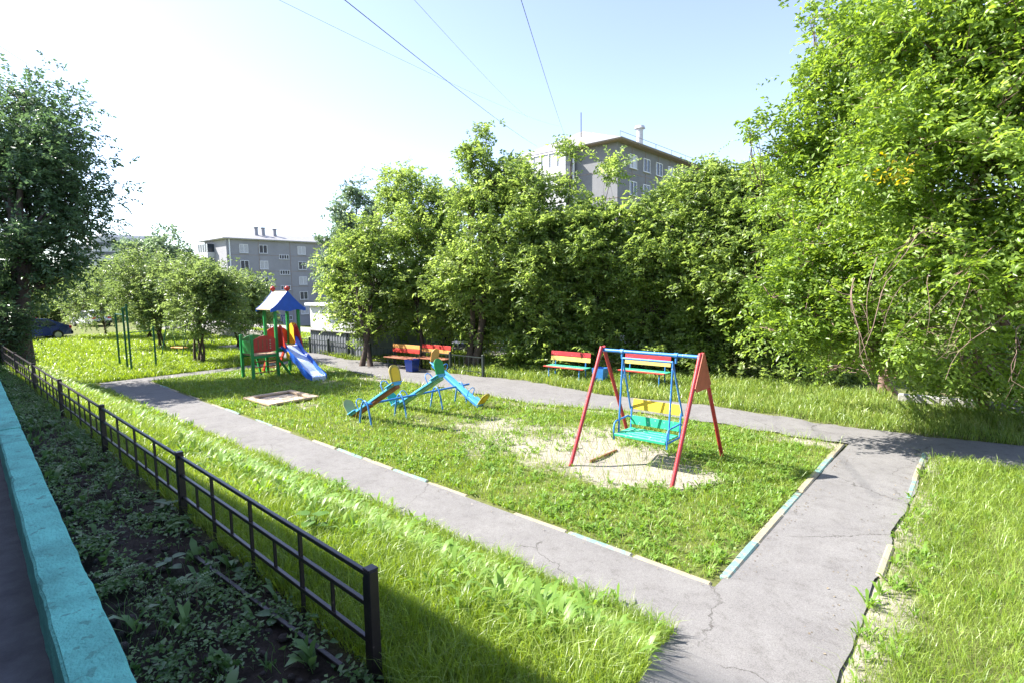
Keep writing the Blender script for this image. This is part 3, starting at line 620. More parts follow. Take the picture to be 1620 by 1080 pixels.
# ================================================================ BUILDINGS
def window(parent, c, axis, out, w_, h, name='window', mull=1, curt=False):
    """axis 'x' or 'y' : wall direction; out = +-1 outward normal sign"""
    m = MB(); cx, cy, cz = c; t = .07
    def bx(u, v, su, sv, dep, off, mb, mi=0):
        if axis == 'y': mb.box((cx+out*off, cy+u, cz+v), (dep, su, sv), mi)
        else: mb.box((cx+u, cy+out*off, cz+v), (su, dep, sv), mi)
    bx(0, h/2-t/2, w_, t, .12, .03, m); bx(0, -h/2+t/2, w_, t, .12, .03, m)
    for q in [-w_/2+t/2, w_/2-t/2]+([w_*(i+1)/(mull+1)-w_/2 for i in range(mull)]): bx(q, 0, t, h-2*t, .12, .03, m)
    f = m.build(name, M['white'], parent)
    p = MB(); bx(0, 0, w_-.02, h-.02, .05, .01, p); p.build('pane', M['curtain'] if curt else M['glass'], f)
    s = MB(); bx(0, -h/2-.04, w_+.16, .05, .2, .08, s); s.build('sill', M['panellight'], f)
def hip_roof(x0, x1, y0, y1, z, rise, over, mat, parent, soff='soffit', inset=None):
    a0, a1, b0, b1 = x0-over, x1+over, y0-over, y1+over
    wx, wy = a1-a0, b1-b0; ins = inset if inset is not None else min(wx, wy)/2
    if wy > wx: r0, r1 = ((a0+a1)/2, b0+ins), ((a0+a1)/2, b1-ins)
    else: r0, r1 = (a0+ins, (b0+b1)/2), (a1-ins, (b0+b1)/2)
    z1 = z+.12
    V = [(a0, b0, z1), (a1, b0, z1), (a1, b1, z1), (a0, b1, z1), (*r0, z1+rise), (*r1, z1+rise)]
    Fc = [(0, 1, 4), (1, 2, 5, 4), (2, 3, 5), (3, 0, 4, 5)] if wy > wx else [(0, 1, 5, 4), (1, 2, 5), (2, 3, 4, 5), (3, 0, 4)]
    o = mesh_obj('roof', V, Fc, mat, parent)
    m = MB(); m.box(((a0+a1)/2, (b0+b1)/2, z+.05), (wx-.06, wy-.06, .12)); m.build('soffit', M[soff], o)
    g = MB()
    for a, b in (((a0, b0), (a1, b0)), ((a1, b0), (a1, b1)), ((a1, b1), (a0, b1)), ((a0, b1), (a0, b0))): g.tube([(*a, z1), (*b, z1)], .07, 6)
    g.build('gutter', M['panelgrey'], o)
    return o
def slatemat():
    m = surf('asbestos_slate', (.24, .235, .23), .85, .15, 1, 0)
    t = m.node_tree; N, L = t.nodes, t.links; tc = N.new('ShaderNodeTexCoord'); wv = N.new('ShaderNodeTexWave'); wv.inputs['Scale'].default_value = 3; wv.bands_direction = 'X'
    L.new(tc.outputs['Object'], wv.inputs['Vector']); bp = N.new('ShaderNodeBump'); bp.inputs['Strength'].default_value = .6; bp.inputs['Distance'].default_value = .05
    L.new(wv.outputs['Fac'], bp.inputs['Height']); L.new(bp.outputs[0], N['Principled BSDF'].inputs['Normal']); return m
M['slateroof'] = slatemat()
# --- big block behind the maples
Dc = 57; c0 = P(977, 224, Dc); zb = float(zt(0, 60)); ez = c0[2]
T = empty('apartment_building', (c0[0], c0[1], zb), 'grey apartment block with wide hipped roof rising above the maples', 'building')
def loc(m): return m
x1, y0 = 0., 0.; x0, y1 = -13., 34.; H = ez-zb
mb = MB(); mb.box(((x0+x1)/2, (y0+y1)/2, H/2), (x1-x0, y1-y0, H)); mb.build('wall', M['stucco'], T)
mb = MB()
for k in range(1, 12): mb.box((x1+.015, y0+3.0*k, H/2), (.05, .05, H-.05))
for k in range(1, 5): mb.box((x1+.012, (y0+y1)/2, H-2.8*k), (.045, y1-y0-.02, .05)); mb.box(((x0+x1)/2, y0-.012, H-2.8*k), (x1-x0-.02, .045, .05))
mb.build('wall_seam', M['soffit'], T)
hip_roof(x0, x1, y0, y1, H, 2.7, .95, M['slateroof'], T, inset=4.2)
for r in range(5):
    for k in range(10): window(T, (x1, y0+3.2+3.0*k, H-1.55-2.8*r), 'y', 1, 1.5, 1.45, curt=(k+r) % 3 == 0)
# balcony stack on the end face
for r in range(5):
    z = H-2.75-2.8*r
    bl = MB(); bl.box((-8.3, -.75, z+.5), (5.6, 1.5, 1.0)); bo_ = bl.build('balcony', M['panellight'], T)
    g = MB(); g.box((-8.3, -.72, z+1.75), (5.5, 1.4, 1.45)); g.build('pane', M['curtain'], bo_)
    g = MB()
    for q in range(6): g.box((-8.3-2.75+q*1.1, -1.47, z+1.75), (.09, .09, 1.5))
    g.box((-8.3, -1.47, z+2.55), (5.7, .1, .12)); g.build('frame', M['white'], bo_)
mb = MB(); mb.tube([(-5.2, -.4, 0), (-5.2, -.4, H-.1)], .12, 8); mb.build('drainpipe', M['white'], T)
ch = MB(); ch.tube([(-1.6, 7.6, H+.6), (-1.6, 7.6, H+3.0)], .38, 12); ch.tube([(-1.6, 7.6, H+3.0), (-1.6, 7.6, H+3.3)], [.62, .5], 12); ch.build('chimney', M['panellight'], T)
mb = MB(); mb.tube([(-5.5, 1.5, H+1), (-5.5, 1.5, H+4.3)], .05, 6); mb.build('antenna', M['wire'], T)
mb = MB()
for k in range(9): mb.tube([(-.3, 1+4*k, H+.3), (-.3, 1+4*k, H+1.3)], .03, 4)
mb.tube([(-.3, 1, H+1.3), (-.3, 33, H+1.3)], .025, 4); mb.build('roof_rail', M['garage'], T)
# --- far left block
Dc = 96; c1 = P(357, 378, Dc); zb2 = -4.0; H2 = c1[2]-zb2
T = empty('apartment_building', (c1[0], c1[1], zb2), 'grey five storey apartment block with glazed corner balconies behind the play tower', 'building')
LX, LY = 9.5, 26.
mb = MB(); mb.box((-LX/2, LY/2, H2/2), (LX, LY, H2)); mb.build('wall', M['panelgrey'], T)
mb = MB()
for r in range(1, 5): mb.box((.012, LY/2, H2-2.85*r+.2), (.04, LY-.02, .07))
for k in (5.6, 11.5, 16.5): mb.box((.012, k, H2/2), (.045, .07, H2-.1))
mb.build('wall_seam', M['soffit'], T)
hip_roof(-LX, 0, 0, LY, H2, 1.5, .7, M['garageroof'], T, 'panellight', inset=5)
def px_y(px):     # local y on the front wall for a pixel column
    xr = (px-810)/F; f = np.array([math.cos(TH), math.sin(TH)])
    best = None
    for i in range(600):
        y = i*.05; X_, Y_ = c1[0], c1[1]+y; D = -X_*math.cos(TH)+Y_*math.sin(TH); xc = X_*math.sin(TH)+Y_*math.cos(TH)
        e = abs(xc/D-xr)
        if best is None or e < best[0]: best = (e, y)
    return best[1]
for r in range(5):
    z = H2-1.55-2.85*r
    for k, (px, w_) in enumerate([(393, 1.5), (423, 1.5), (483, 1.6)]): window(T, (0, px_y(px), z), 'y', 1, w_, 1.5, curt=(k+r) % 2 == 0)
    window(T, (0, px_y(455), z-1.3), 'y', 1, 1.9, .8, mull=3)
    bl = MB(); bl.box((-LX+2.2, -.6, z-1.0), (4.2, 1.2, 1.0)); b_ = bl.build('balcony', M['panellight'], T)
    g = MB(); g.box((-LX+2.2, -.58, z+.25), (4.1, 1.1, 1.4)); g.build('pane', M['glass'], b_)
    g = MB()
    for q in range(5): g.box((-LX+.15+q*1.03, -1.16, z+.25), (.1, .1, 1.45))
    g.build('frame', M['white'], b_)
mb = MB(); mb.tube([(.1, .5, 0), (.1, .5, H2)], .12, 8); mb.build('drainpipe', M['white'], T)
for (px, h) in ((426, .9), (437, .9), (455, .8)):
    y = px_y(px); mb = MB(); mb.box((-3.2, y, H2+1.+h/2), (.5, .6, h+1.2)); mb.box((-3.2, y, H2+1.7+h), (.7, .8, .15)); mb.build('chimney', M['panelgrey'], T)
mb = MB(); mb.tube([(-3, px_y(428), H2+1), (-3, px_y(428), H2+6)], .04, 5); mb.build('antenna', M['wire'], T)
yd = px_y(452); dr = MB(); dr.box((.04, yd, 1.1), (.1, 1.5, 2.2)); d_ = dr.build('door', M['carblue'], T)
g = MB()
for i in range(5):
    g.tube([(.12, yd-.6+i*.3, .1), (.12, yd-.6+(i+1)*.3 if i < 4 else yd+.6, 2.1)], .03, 4); g.tube([(.12, yd+.6-i*.3, .1), (.12, yd+.3-i*.3, 2.1)], .03, 4)
g.build('grille', M['white'], d_)
# white annex with canopy
A = P(505, 528, 62); A[2] = float(zt(A[0], A[1]))
T = empty('annex', A, 'white single storey annex with flat canopy behind the garage', 'building')
mb = MB(); mb.box((0, 2, 1.4), (3.5, 4, 2.8)); mb.build('wall', M['panellight'], T)
mb = MB(); mb.box((.5, 2, 2.97), (5, 5, .3), bev=.02); mb.build('roof', M['panellight'], T)
for y in (-.2, 2.2): B('pillar', M['white'], T, (2.7, y, 1.41), (.35, .35, 2.8))
# distant high rise
D3 = 190; q = P(190, 440, D3)
T = empty('tower_block', (q[0], q[1], -4), 'pale distant high rise behind the large grey green tree', 'building')
zt_ = P(190, 378, D3)[2]+4; zs = P(172, 391, D3)[2]+4
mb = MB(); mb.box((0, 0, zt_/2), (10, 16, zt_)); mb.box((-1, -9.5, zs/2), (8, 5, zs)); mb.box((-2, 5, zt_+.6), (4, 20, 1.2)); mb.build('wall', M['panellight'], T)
for r in range(4):
    mb = MB(); mb.box((5.06, 0, zt_-2.5-3*r), (.1, 14, 1.3)); mb.build('window', M['glass'], T)
    mb = MB(); mb.box((0, -8.06 if r < 0 else -12.06, zs-2.2-3*r), (6, .1, 1.3)); mb.build('window', M['glass'], T)
mb = MB(); mb.sphere((0, -4, zt_+1.6), 1.2); mb.build('tank', M['panellight'], T)
q = P(295, 440, 150)
T = empty('apartment_building', (q[0], q[1], -4), 'low pale roof glimpsed between the treetops left of the grey block', 'building')
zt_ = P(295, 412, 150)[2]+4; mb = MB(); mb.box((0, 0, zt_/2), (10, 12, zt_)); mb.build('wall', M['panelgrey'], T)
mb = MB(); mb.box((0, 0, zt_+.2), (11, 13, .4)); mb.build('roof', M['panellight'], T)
# own building behind the camera: throws the shade over the bed
HB = 6.6
T = empty('apartment_building', (-15, -7, .9), 'long apartment block along the bed, its side shading the turquoise wall', 'building')
mb = MB(); mb.box((-12, 0, HB/2-.9), (66, 12, HB)); mb.build('wall', M['stucco'], T)
mb = MB(); mb.box((-12, 0, HB-.9+.1), (66.6, 12.2, .2)); mb.build('roof', M['garageroof'], T)

# ================================================================ GARAGE, SHEDS, ROAD THINGS
def corrug(name, x0, x1, y, z0, h, parent, mat, amp=.02, step=.18):
    V = []; n = int((x1-x0)/(step/4)); prof = [0, amp, amp, 0]
    for i in range(n+1):
        x = x0+(x1-x0)*i/n; d = prof[i % 4]; V += [(x, y-d, z0), (x, y-d, z0+h), (x, y-d+.03, z0), (x, y-d+.03, z0+h)]
    Fc = []
    for i in range(n):
        a = i*4; Fc += [(a, a+4, a+5, a+1), (a+2, a+3, a+7, a+6), (a+1, a+5, a+7, a+3)]
    return mesh_obj(name, V, Fc, mat, parent)
gp = G(490, 566)
T = empty('garage', (gp[0]-.5, gp[1]+1.2, 0), 'low garage of grey corrugated metal left of the forked tree', 'garage')
corrug('wall', -1.5, 3.3, 0, 0, 1.15, T, M['garage'], .03, .24)
mesh_obj('roof', [(-1.6, -.15, 1.16), (3.4, -.15, 1.16), (3.4, 4.5, 1.75), (-1.6, 4.5, 1.75), (-1.6, -.15, 1.20), (3.4, -.15, 1.20), (3.4, 4.5, 1.79), (-1.6, 4.5, 1.79)], [(3, 2, 1, 0), (4, 5, 6, 7), (0, 1, 5, 4), (1, 2, 6, 5), (2, 3, 7, 6), (3, 0, 4, 7)], M['garageroof'], T)
mb = MB(); mb.box((-1.45, 2.2, .6), (.06, 4.4, 1.2)); mb.box((3.25, 2.2, .6), (.06, 4.4, 1.2)); mb.box((.9, 4.4, .8), (4.6, .06, 1.6)); mb.build('side_wall', M['garage'], T)
mb = MB(); mb.tube([(1.95, -.08, 0), (1.95, -.08, 1.35)], .04, 6); mb.build('post', M['blackfence'], T)
# low fence in front of the road
def low_fence(label, X0, X1, Y, h, mat, group=None, pitch=.22, postp=1.75, pr=.045):
    T = empty('yard_fence', (X0, Y, float(zt(X0, Y))), label, 'fence', group); n = int(round((X1-X0)/postp))
    for i in range(n+1): B('post', mat, T, (i*postp, 0, h*.55), (pr*2, pr*2, h*1.1), .008)
    for i in range(n):
        m = MB(); x = i*postp
        m.beam((x+.05, 0, h*.95), (x+postp-.05, 0, h*.95), .025, .03); m.beam((x+.05, 0, h*.2), (x+postp-.05, 0, h*.2), .025, .03)
        k = int(postp/pitch)
        for j in range(1, k): m.box((x+j*postp/k, 0, h*.57), (.014, .014, h*.73))
        m.build('panel', mat, T)
    return T
low_fence('low black railing behind the far path, from the garage to the benches', -28, -14, 14.3, .72, M['blackfence'])
T = empty('low_wall', (-33, 24.2, float(zt(0, 24.2))), 'turquoise painted kerb wall across the road, seen under the maples', 'low wall')
mb = MB(); mb.box((9, 0, .25), (20, .3, .55), bev=.02); mb.build('block', M['teal'], T)
T = empty('retaining_wall', (-52, 15.5, 0), 'grey low concrete wall behind the young trees', 'low wall')
mb = MB(); mb.box((6, 0, .3), (26, .3, .7), bev=.02); mb.build('block', M['concrete'], T)

# cars
def make_car(label, paint, loc_, rz, prof=None, group='cars parked at the edge of the yard'):
    T = empty('parked_car', loc_, label, 'car', group, rz)
    prof = prof or [(-2.15, .35), (-2.2, .62), (-2.05, .95), (-1.75, 1.02), (-1.0, 1.42), (-.2, 1.50), (.5, 1.42), (1.15, 1.0), (1.95, .85), (2.2, .62), (2.18, .35)]
    n = len(prof); V = []
    def hw(z): return .86 if z < .95 else .86-.30*(z-.95)/.55
    for sgn in (-1, 1):
        for x, z in prof: V.append((x, sgn*hw(z)*(1-.12*(abs(x)/2.2)**4), z))
    xs = [p[0] for p in prof]
    Fc = [(i, i+1, n+i+1, n+i) for i in range(n-1)]
    # sides as vertical strips to the sill
    top = list(range(n)); base = []
    for sgn, off in ((-1, 0), (1, n)):
        for i in range(1, n-2):
            x = prof[i][0]; x2 = prof[i+1][0]; a = len(V); V += [(x, sgn*.88*(1-.12*(abs(x)/2.2)**4), .30), (x2, sgn*.88*(1-.12*(abs(x2)/2.2)**4), .30)]
            f = (off+i, off+i+1, a+1, a); Fc.append(f if sgn > 0 else f[::-1])
        a = len(V); V.append((prof[1][0], sgn*.85, .30)); Fc.append((off+0, off+1, a)); a = len(V); V.append((prof[-2][0], sgn*.85, .30)); Fc.append((off+n-1, off+n-2, a))
    body = mesh_obj('body', V, Fc, paint, T)
    g = MB()
    for sgn in (-1, 1):
        for xa, xb in ((-1.35, -.45), (-.38, .72)):
            q = [(max(xa, -1.35), 1.0), (xb, 1.0), (min(xb, .45) if xb > .4 else xb, 1.36), (xa+.35 if xa < -1 else xa, 1.36)]
            g.add([(x, sgn*(hw(z)+.006), z) for x, z in q], [(0, 1, 2, 3) if sgn < 0 else (3, 2, 1, 0)])
    g.add([(.56, -.58, 1.39), (.56, .58, 1.39), (1.12, .76, 1.03), (1.12, -.76, 1.03)], [(0, 3, 2, 1)]); g.add([(-1.08, -.58, 1.40), (-1.08, .58, 1.40), (-1.72, .74, 1.06), (-1.72, -.74, 1.06)], [(0, 1, 2, 3)])
    g.v = [(x, y, z+.012) if abs(y) < .8 and (x > .5 or x < -1) else (x, y, z) for x, y, z in g.v]
    g.build('window', M['glass'], T)
    for x in (-1.35, 1.35):
        for y in (-.8, .8):
            m = MB(); m.tube([(x, y-.1, .32), (x, y+.1, .32)], .32, 16); wl = m.build('wheel', M['rubber'], T)
            m = MB(); m.tube([(x, y-.11, .32), (x, y+.11, .32)], .2, 12); m.build('rim', M['rim'], wl)
    for y in (-.65, .65):
        m = MB(); m.box((-2.13, y, .82), (.14, .32, .18), bev=.02); m.build('tail_lamp', M['lamp_red'], T)
        m = MB(); m.box((2.1, y, .72), (.16, .34, .16), bev=.02); m.build('headlight', M['lamp_clear'], T)
    for x in (-2.2, 2.2): B('bumper', M['rubber'], T, (x, 0, .44), (.14, 1.6, .2), .03)
    return T
cg = G(46, 539); make_car('dark blue car with red tail lamp parked at the left behind the meadow', M['carblue'], (cg[0], cg[1], 0), R(-82))
cg = G(46, 536); make_car('red car parked behind the dark blue car', M['carred'], (cg[0]-3.2, cg[1]-.4, .05), R(-84))
cg = G(145, 516); make_car('white car glimpsed through the low spreading young tree', M['carwhite'], (cg[0], cg[1], 0), R(190))
cg = P(668, 552, 31); make_car('silver car parked beyond the benches under the maples', M['cargrey'], (cg[0], cg[1], float(zt(cg[0], cg[1]))+.02), R(35))
cg = P(735, 556, 31); make_car('white car half hidden behind the dark maple base', M['carwhite'], (cg[0], cg[1], float(zt(cg[0], cg[1]))+.02), R(35))

# ================================================================ PLAYGROUND
# --- frame swing
T = empty('swing', (-4.78, 9.2, 0), 'red framed bench swing with yellow and green slats on the bare sand', 'swing')
X0, X1 = -.98, .98; HA = 2.08; Yf, Yr = -1.12, 1.12
for x in (X0, X1):
    for y in (Yf, Yr):
        m = MB(); m.tube([(x, y, -.08), (x, y*.03, HA)], .036, 10); m.build('leg', M['red'], T)
    m = MB(); k = .02; zt2 = HA+.02; zb_ = HA-.55
    yy = 1.12*(HA-zb_)/HA
    if x < 0: continue
    m.prism([(-.03, zt2), (.03, zt2), (yy+.04, zb_), (yy-.02, zb_-.07), (-yy+.02, zb_-.07), (-yy-.04, zb_)], .012, frame4((x+(.045 if x > 0 else -.045), 0, 0), (0, 1, 0), (0, 0, 1)))
    m.build('gusset_plate', surf('red_orange_plate', (.42, .10, .055), .6, .2, 5, .1, 30), T)
m = MB(); m.tube([(X0, 0, HA-.06), (X1, 0, HA-.06)], .032, 10); m.build('crossbar', M['blue'], T)
for x in (-.55, .53):
    m = MB(); m.tube([(x, 0, HA-.03), (x, 0, HA-.2)], .022, 8); m.tube([(x-.035, 0, HA-.06), (x+.035, 0, HA-.06)], .045, 10); m.build('hanger', M['blue'], T)
SH = .50; sx = .50
hy = -.06
m = MB(); m.tube([(-sx, hy, HA-.18), (sx, hy, HA-.18)], .022, 8)
for x in (-sx, sx):
    m.tube([(x, hy, HA-.18), (x, -.20, SH+.02)], .018, 8); m.tube([(x, hy, HA-.18), (x+(.03 if x > 0 else -.03), .30, SH+.38)], .018, 8)
    m.tube([(x, .30, SH+.42), (x, .26, SH-.02)], .018, 8); m.tube([(x, .26, SH-.02), (x, -.30, SH-.02)], .018, 8)
m.build('hanging_frame', M['blue'], T)
for x in (-sx-.03, sx+.03):
    m = MB(); m.tube([(x, -.32, SH-.10), (x, -.325, SH+.12), (x, -.30, SH+.2), (x, -.24, SH+.235), (x, .2, SH+.25), (x, .27, SH+.22)], .017, 8); m.build('armrest', M['blue'], T)
m = MB()
for i in range(4): m.box((0, -.27+i*.145, SH+.015), (2*sx-.02, .125, .028), 0, None, .006)
m.box((0, -.335, SH), (2*sx+.02, .03, .05), 0, None, .006)
m.build('seat', M['seatgreen'], T)
rb = Matrix.Rotation(R(-13), 3, 'X')
B('lower_back_slat', M['seatgreen'], T, (0, .27, SH+.17), (2*sx-.02, .025, .17), .006, rb)
B('upper_back_slat', M['yellow'], T, (0, .325, SH+.47), (2*sx-.02, .025, .20), .006, rb)
# rusty half buried edging under the swing
ga, gb = G(934, 728), G(976, 711)
T = empty('edging_strip', ga, 'rusty strip half buried in the sand behind the swing seat', 'edging')
mb = MB(); mb.beam((0, 0, -.012), (gb[0]-ga[0], gb[1]-ga[1], -.008), .04, .05, bev=.01); mb.build('strip', M['rustbrown'], T)

# --- triple seesaw
T = empty('seesaw', (-11.3, 9.2, 0), 'blue triple seesaw with rounded yellow and green backrests', 'seesaw')
TZ = .50
m = MB(); m.tube([(-.0, -1.72, TZ), (0, 1.75, TZ)], .028, 10); m.build('axle_tube', M['blue'], T)
for y in (-1.72, -.68, .52, 1.42):
    m = MB(); w2 = .26
    pts = [(-w2, y, -.05), (-w2*.72, y, TZ*.55), (-w2*.5, y, TZ-.02), (-w2*.25, y, TZ+.07), (0, y, TZ+.10), (w2*.25, y, TZ+.07), (w2*.5, y, TZ-.02), (w2*.72, y, TZ*.55), (w2, y, -.05)]
    m.tube(pts, .022, 8); m.build('leg_bow', M['blue'], T)
def board(y, tilt, under, low, high, x0=0.):
    hl = 1.08; Mx = Matrix.Translation((x0, y, TZ+.055)) @ Matrix.Rotation(R(tilt), 4, 'Y')
    o = MB(); o.box((0, 0, .015), (2*hl, .20, .05), 0, None, .008); b_ = o.build('board', M['lightblue'], T); b_.matrix_local = Mx
    u = MB(); u.box((0, 0, -.045), (2*hl-.08, .13, .068)); u.box((0, .0, -.035), (.3, .16, .045)); k = u.build('underside', under, b_)
    for sg, mt in ((-1, low), (1, high)):
        x = sg*(hl-.02); s = MB(); s.box((x-sg*.14, 0, .055), (.34, .30, .028), 0, None, .008); s.build('seat', M['lightblue'], b_)
        pr = [(-.14, -.04), (.14, -.04), (.15, .24)]+arc(0, .26, .15, 0, 180, 10, .16)+[(-.15, .24)]
        q = MB(); q.prism(pr, .022, frame4((x, 0, .05), (0, 1, 0), (sg*.22, 0, 1))); q.build('backrest', mt[0], b_)
        if mt[1]:
            pr2 = [(px_*.72, py_*.72+.05) for px_, py_ in pr]; q = MB(); q.prism(pr2, .008, frame4((x+sg*.022, 0, .055), (0, 1, 0), (sg*.22, 0, 1))); q.build('backrest_patch', mt[1], b_)
        hx = sg*(hl-.48); h_ = MB(); h_.tube([(hx, -.10, .03), (hx, -.11, .18), (hx, -.07, .26), (hx, 0, .285), (hx, .07, .26), (hx, .11, .18), (hx, .10, .03)], .013, 7); h_.build('handle', M['blue'], b_)
    return b_
board(-1.45, -28, M['rustbrown'], (M['oliveg'], None), (M['olive'], M['yellow']))
board(-.10, -28, M['palegreen'], (M['tealboard'], None), (M['green'], None))
board(1.34, 28, M['blue'], (M['orange'], None), (M['olive'], M['yellow']), -.10)

# --- sandbox
T = empty('sandbox', (-15.97, 7.7, -.035), 'low square sandbox of weathered boards in front of the slide', 'sandbox')
a = .84; b2 = .66
for (c, sz) in (((0, -b2, .10), (2*a, .2, .06)), ((0, b2, .10), (2*a, .2, .06)), ((-a+.1, 0, .103), (.2, 2*b2-.2, .06)), ((a-.1, 0, .103), (.2, 2*b2-.2, .06))):
    B('board', M['wood'], T, c, sz, .01)
for (c, sz) in (((0, -b2-.03, .04), (2*a-.06, .03, .14)), ((0, b2+.03, .04), (2*a-.06, .03, .14))): B('side_board', M['wood'], T, c, sz, .004)
xs = np.linspace(-a+.15, a-.15, 30); ys = np.linspace(-b2+.05, b2-.05, 24); Xg, Yg = np.meshgrid(xs, ys, indexing='ij'); Zg = .035+.05*fnoise(Xg, Yg, .4, 61)
V = np.stack([Xg, Yg, Zg], -1).reshape(-1, 3); mesh_obj('sand', V, [(i*24+j, (i+1)*24+j, (i+1)*24+j+1, i*24+j+1) for i in range(29) for j in range(23)], M['sand'], T, smooth=True)

# --- play tower
T = empty('play_tower', (-20.6, 10.12, 0), 'green play tower with blue and cream roof, red balls and blue slide', 'play tower')
hx, hy = .43, .45; PH = 2.62; PL = 1.12
for x in (-hx, hx):
    for y in (-hy, hy): B('post', M['green'], T, (x, y, PH/2), (.1, .1, PH), .01)
B('platform', M['wood'], T, (0, 0, PL-.03), (2*hx+.02, 2*hy-.02, .05), .006)
m = MB()
for y in (-hy+.0, hy): m.box((0, y*.99, PL-.11), (2*hx-.1, .05, .1))
for x in (-hx, hx): m.box((x, 0, PL-.11), (.05, 2*hy-.1, .1))
m.build('platform_frame', M['green'], T)
# roof: ridge along x; flared slopes along +-y
rz, ez_ = 3.17, 2.52; hyr = .68; hxr = .57
prof = [(hyr*t, rz-(rz-ez_)*(1-(1-t)**1.3)) for t in [i/8 for i in range(9)]]
for sg in (-1, 1):
    V = []; Fc = []
    for (yy_, zz) in prof: V += [(-hxr, sg*yy_, zz), (hxr, sg*yy_, zz), (-hxr, sg*yy_, zz-.03), (hxr, sg*yy_, zz-.03)]
    for i in range(8):
        q = i*4; Fc += [(q, q+4, q+5, q+1), (q+2, q+3, q+7, q+6), (q, q+2, q+6, q+4), (q+1, q+5, q+7, q+3)]
    Fc += [(32, 34, 35, 33)]
    mesh_obj('roof_slope', V, Fc, M['cream'], T)
for sg in (-1, 1):
    out = [(y_, z_) for y_, z_ in prof]; pr = [(-y_, z_+.02) for y_, z_ in out[::-1]]+[(y_, z_+.02) for y_, z_ in out[1:]]
    low = [(hyr*.95, ez_-.06), (.5, ez_-.09), (.28, ez_-.10), (.12, ez_-.02), (-.12, ez_-.02), (-.28, ez_-.10), (-.5, ez_-.09), (-hyr*.95, ez_-.06)]
    m = MB(); poly = pr+low
    # build as strip (concave outline)
    n = len(pr); bot = [(-hyr+2*hyr*i/(n-1)) for i in range(n)]; V = []
    def lowz(y): return ez_-.07-.03*math.cos(y/hyr*math.pi*2)
    for dx in (-.014, .014):
        for (y_, z_) in pr: V += [(sg*(hxr+.02)+dx, y_, z_), (sg*(hxr+.02)+dx, y_, min(lowz(y_), z_-.02))]
    Fc = []; o2 = 2*n
    for i in range(n-1):
        q = 2*i; Fc += [(q, q+1, q+3, q+2), (o2+q, o2+q+2, o2+q+3, o2+q+1), (q, q+2, o2+q+2, o2+q), (q+1, o2+q+1, o2+q+3, q+3)]
    Fc += [(0, o2, o2+1, 1), (o2-2, o2-1, 2*o2-1, 2*o2-2)]
    mesh_obj('gable_board', V, Fc, M['deepblue'], T)
    m = MB(); m.sphere((sg*(hxr+.0), 0, rz+.10), .095, 0, 14, 10); m.tube([(sg*hxr, 0, rz-.05), (sg*hxr, 0, rz+.05)], .03, 8); m.build('ball', M['red_panel'], T)
# slide, leaving towards +x
s0 = (hx+.02, PL+.02); s1 = (hx+1.78, .20); s2 = (hx+2.12, .17)
ctr = [s0, (hx+.18, PL-.0), (hx+.6, PL-.27), (hx+1.1, .63), (hx+1.55, .31), s1, s2]
V = []; Fc = []
for (x, z) in ctr: V += [(x, -.26, z), (x, .26, z), (x, -.26, z-.025), (x, .26, z-.025)]
for i in range(len(ctr)-1):
    q = i*4; Fc += [(q, q+1, q+5, q+4), (q+2, q+6, q+7, q+3)]
V += [(s2[0], -.26, .0), (s2[0], .26, .0)]; k = (len(ctr)-1)*4; Fc.append((k, k+1, len(V)-1, len(V)-2))
mesh_obj('slide_bed', V, Fc, M['slidebed'], T)
for sg in (-1, 1):
    hts = [.34, .30, .16, .15, .16, .17, .05]; V = []; n = len(ctr)
    for dy in (-.018, .018):
        for (x, z), h in zip(ctr, hts): V += [(x, sg*.285+dy, z+h), (x, sg*.285+dy, max(z-.10, .02))]
    o2 = 2*n; Fc = []
    for i in range(n-1):
        q = 2*i; Fc += [(q, q+1, q+3, q+2), (o2+q, o2+q+2, o2+q+3, o2+q+1), (q, q+2, o2+q+2, o2+q), (q+1, o2+q+1, o2+q+3, q+3)]
    Fc += [(0, o2, o2+1, 1), (o2-2, o2-1, 2*o2-1, 2*o2-2)]
    sd_ = mesh_obj('slide_side', V, Fc, M['slideblue'], T)
    m = MB(); m.prism([(-.12, -.10), (.10, -.16), (.14, .02), (.02, .14), (-.13, .08)], .012, frame4((hx+.55, sg*.31, PL-.27), (1, 0, 0), (0, 0, 1))); m.build('side_patch', M['yellow'], sd_)
# entrance guards: red and yellow slanted panels
for sg in (-1, 1):
    m = MB(); m.prism([(-.06, 0), (.05, 0), (.10, .35), (.10, .75), (.02, .82), (-.05, .7)], .03, frame4((hx+.03, sg*.33, PL), (0, -sg, 0), (0, 0, 1))); m.build('guard_panel', M['red_panel'], T)
    m = MB(); m.prism([(0, 0), (.42, -.12), (.30, .22), (.12, .55), (.0, .60)], .03, frame4((hx+.05, sg*.33, PL+.1), (1, 0, 0), (0, 0, 1))); m.build('guard_panel', M['red_panel'], T)
m = MB(); m.prism([(-hx+.05, 0), (hx-.05, 0), (hx-.05, .6)]+arc(0, .6, hx-.05, 0, 180, 8, .22), .03, frame4((0, hy+.02, PL+.02), (1, 0, 0), (0, 0, 1))); m.build('side_panel', M['yellow'], T)
m = MB(); m.prism([(-hy+.05, 0), (hy-.05, 0), (hy-.05, .45)]+arc(0, .45, hy-.05, 0, 180, 8, .18)+[(-hy+.05, .45)], .03, frame4((-hx-.02, 0, PL+.05), (0, 1, 0), (0, 0, 1))); m.build('side_panel', M['red_panel'], T)
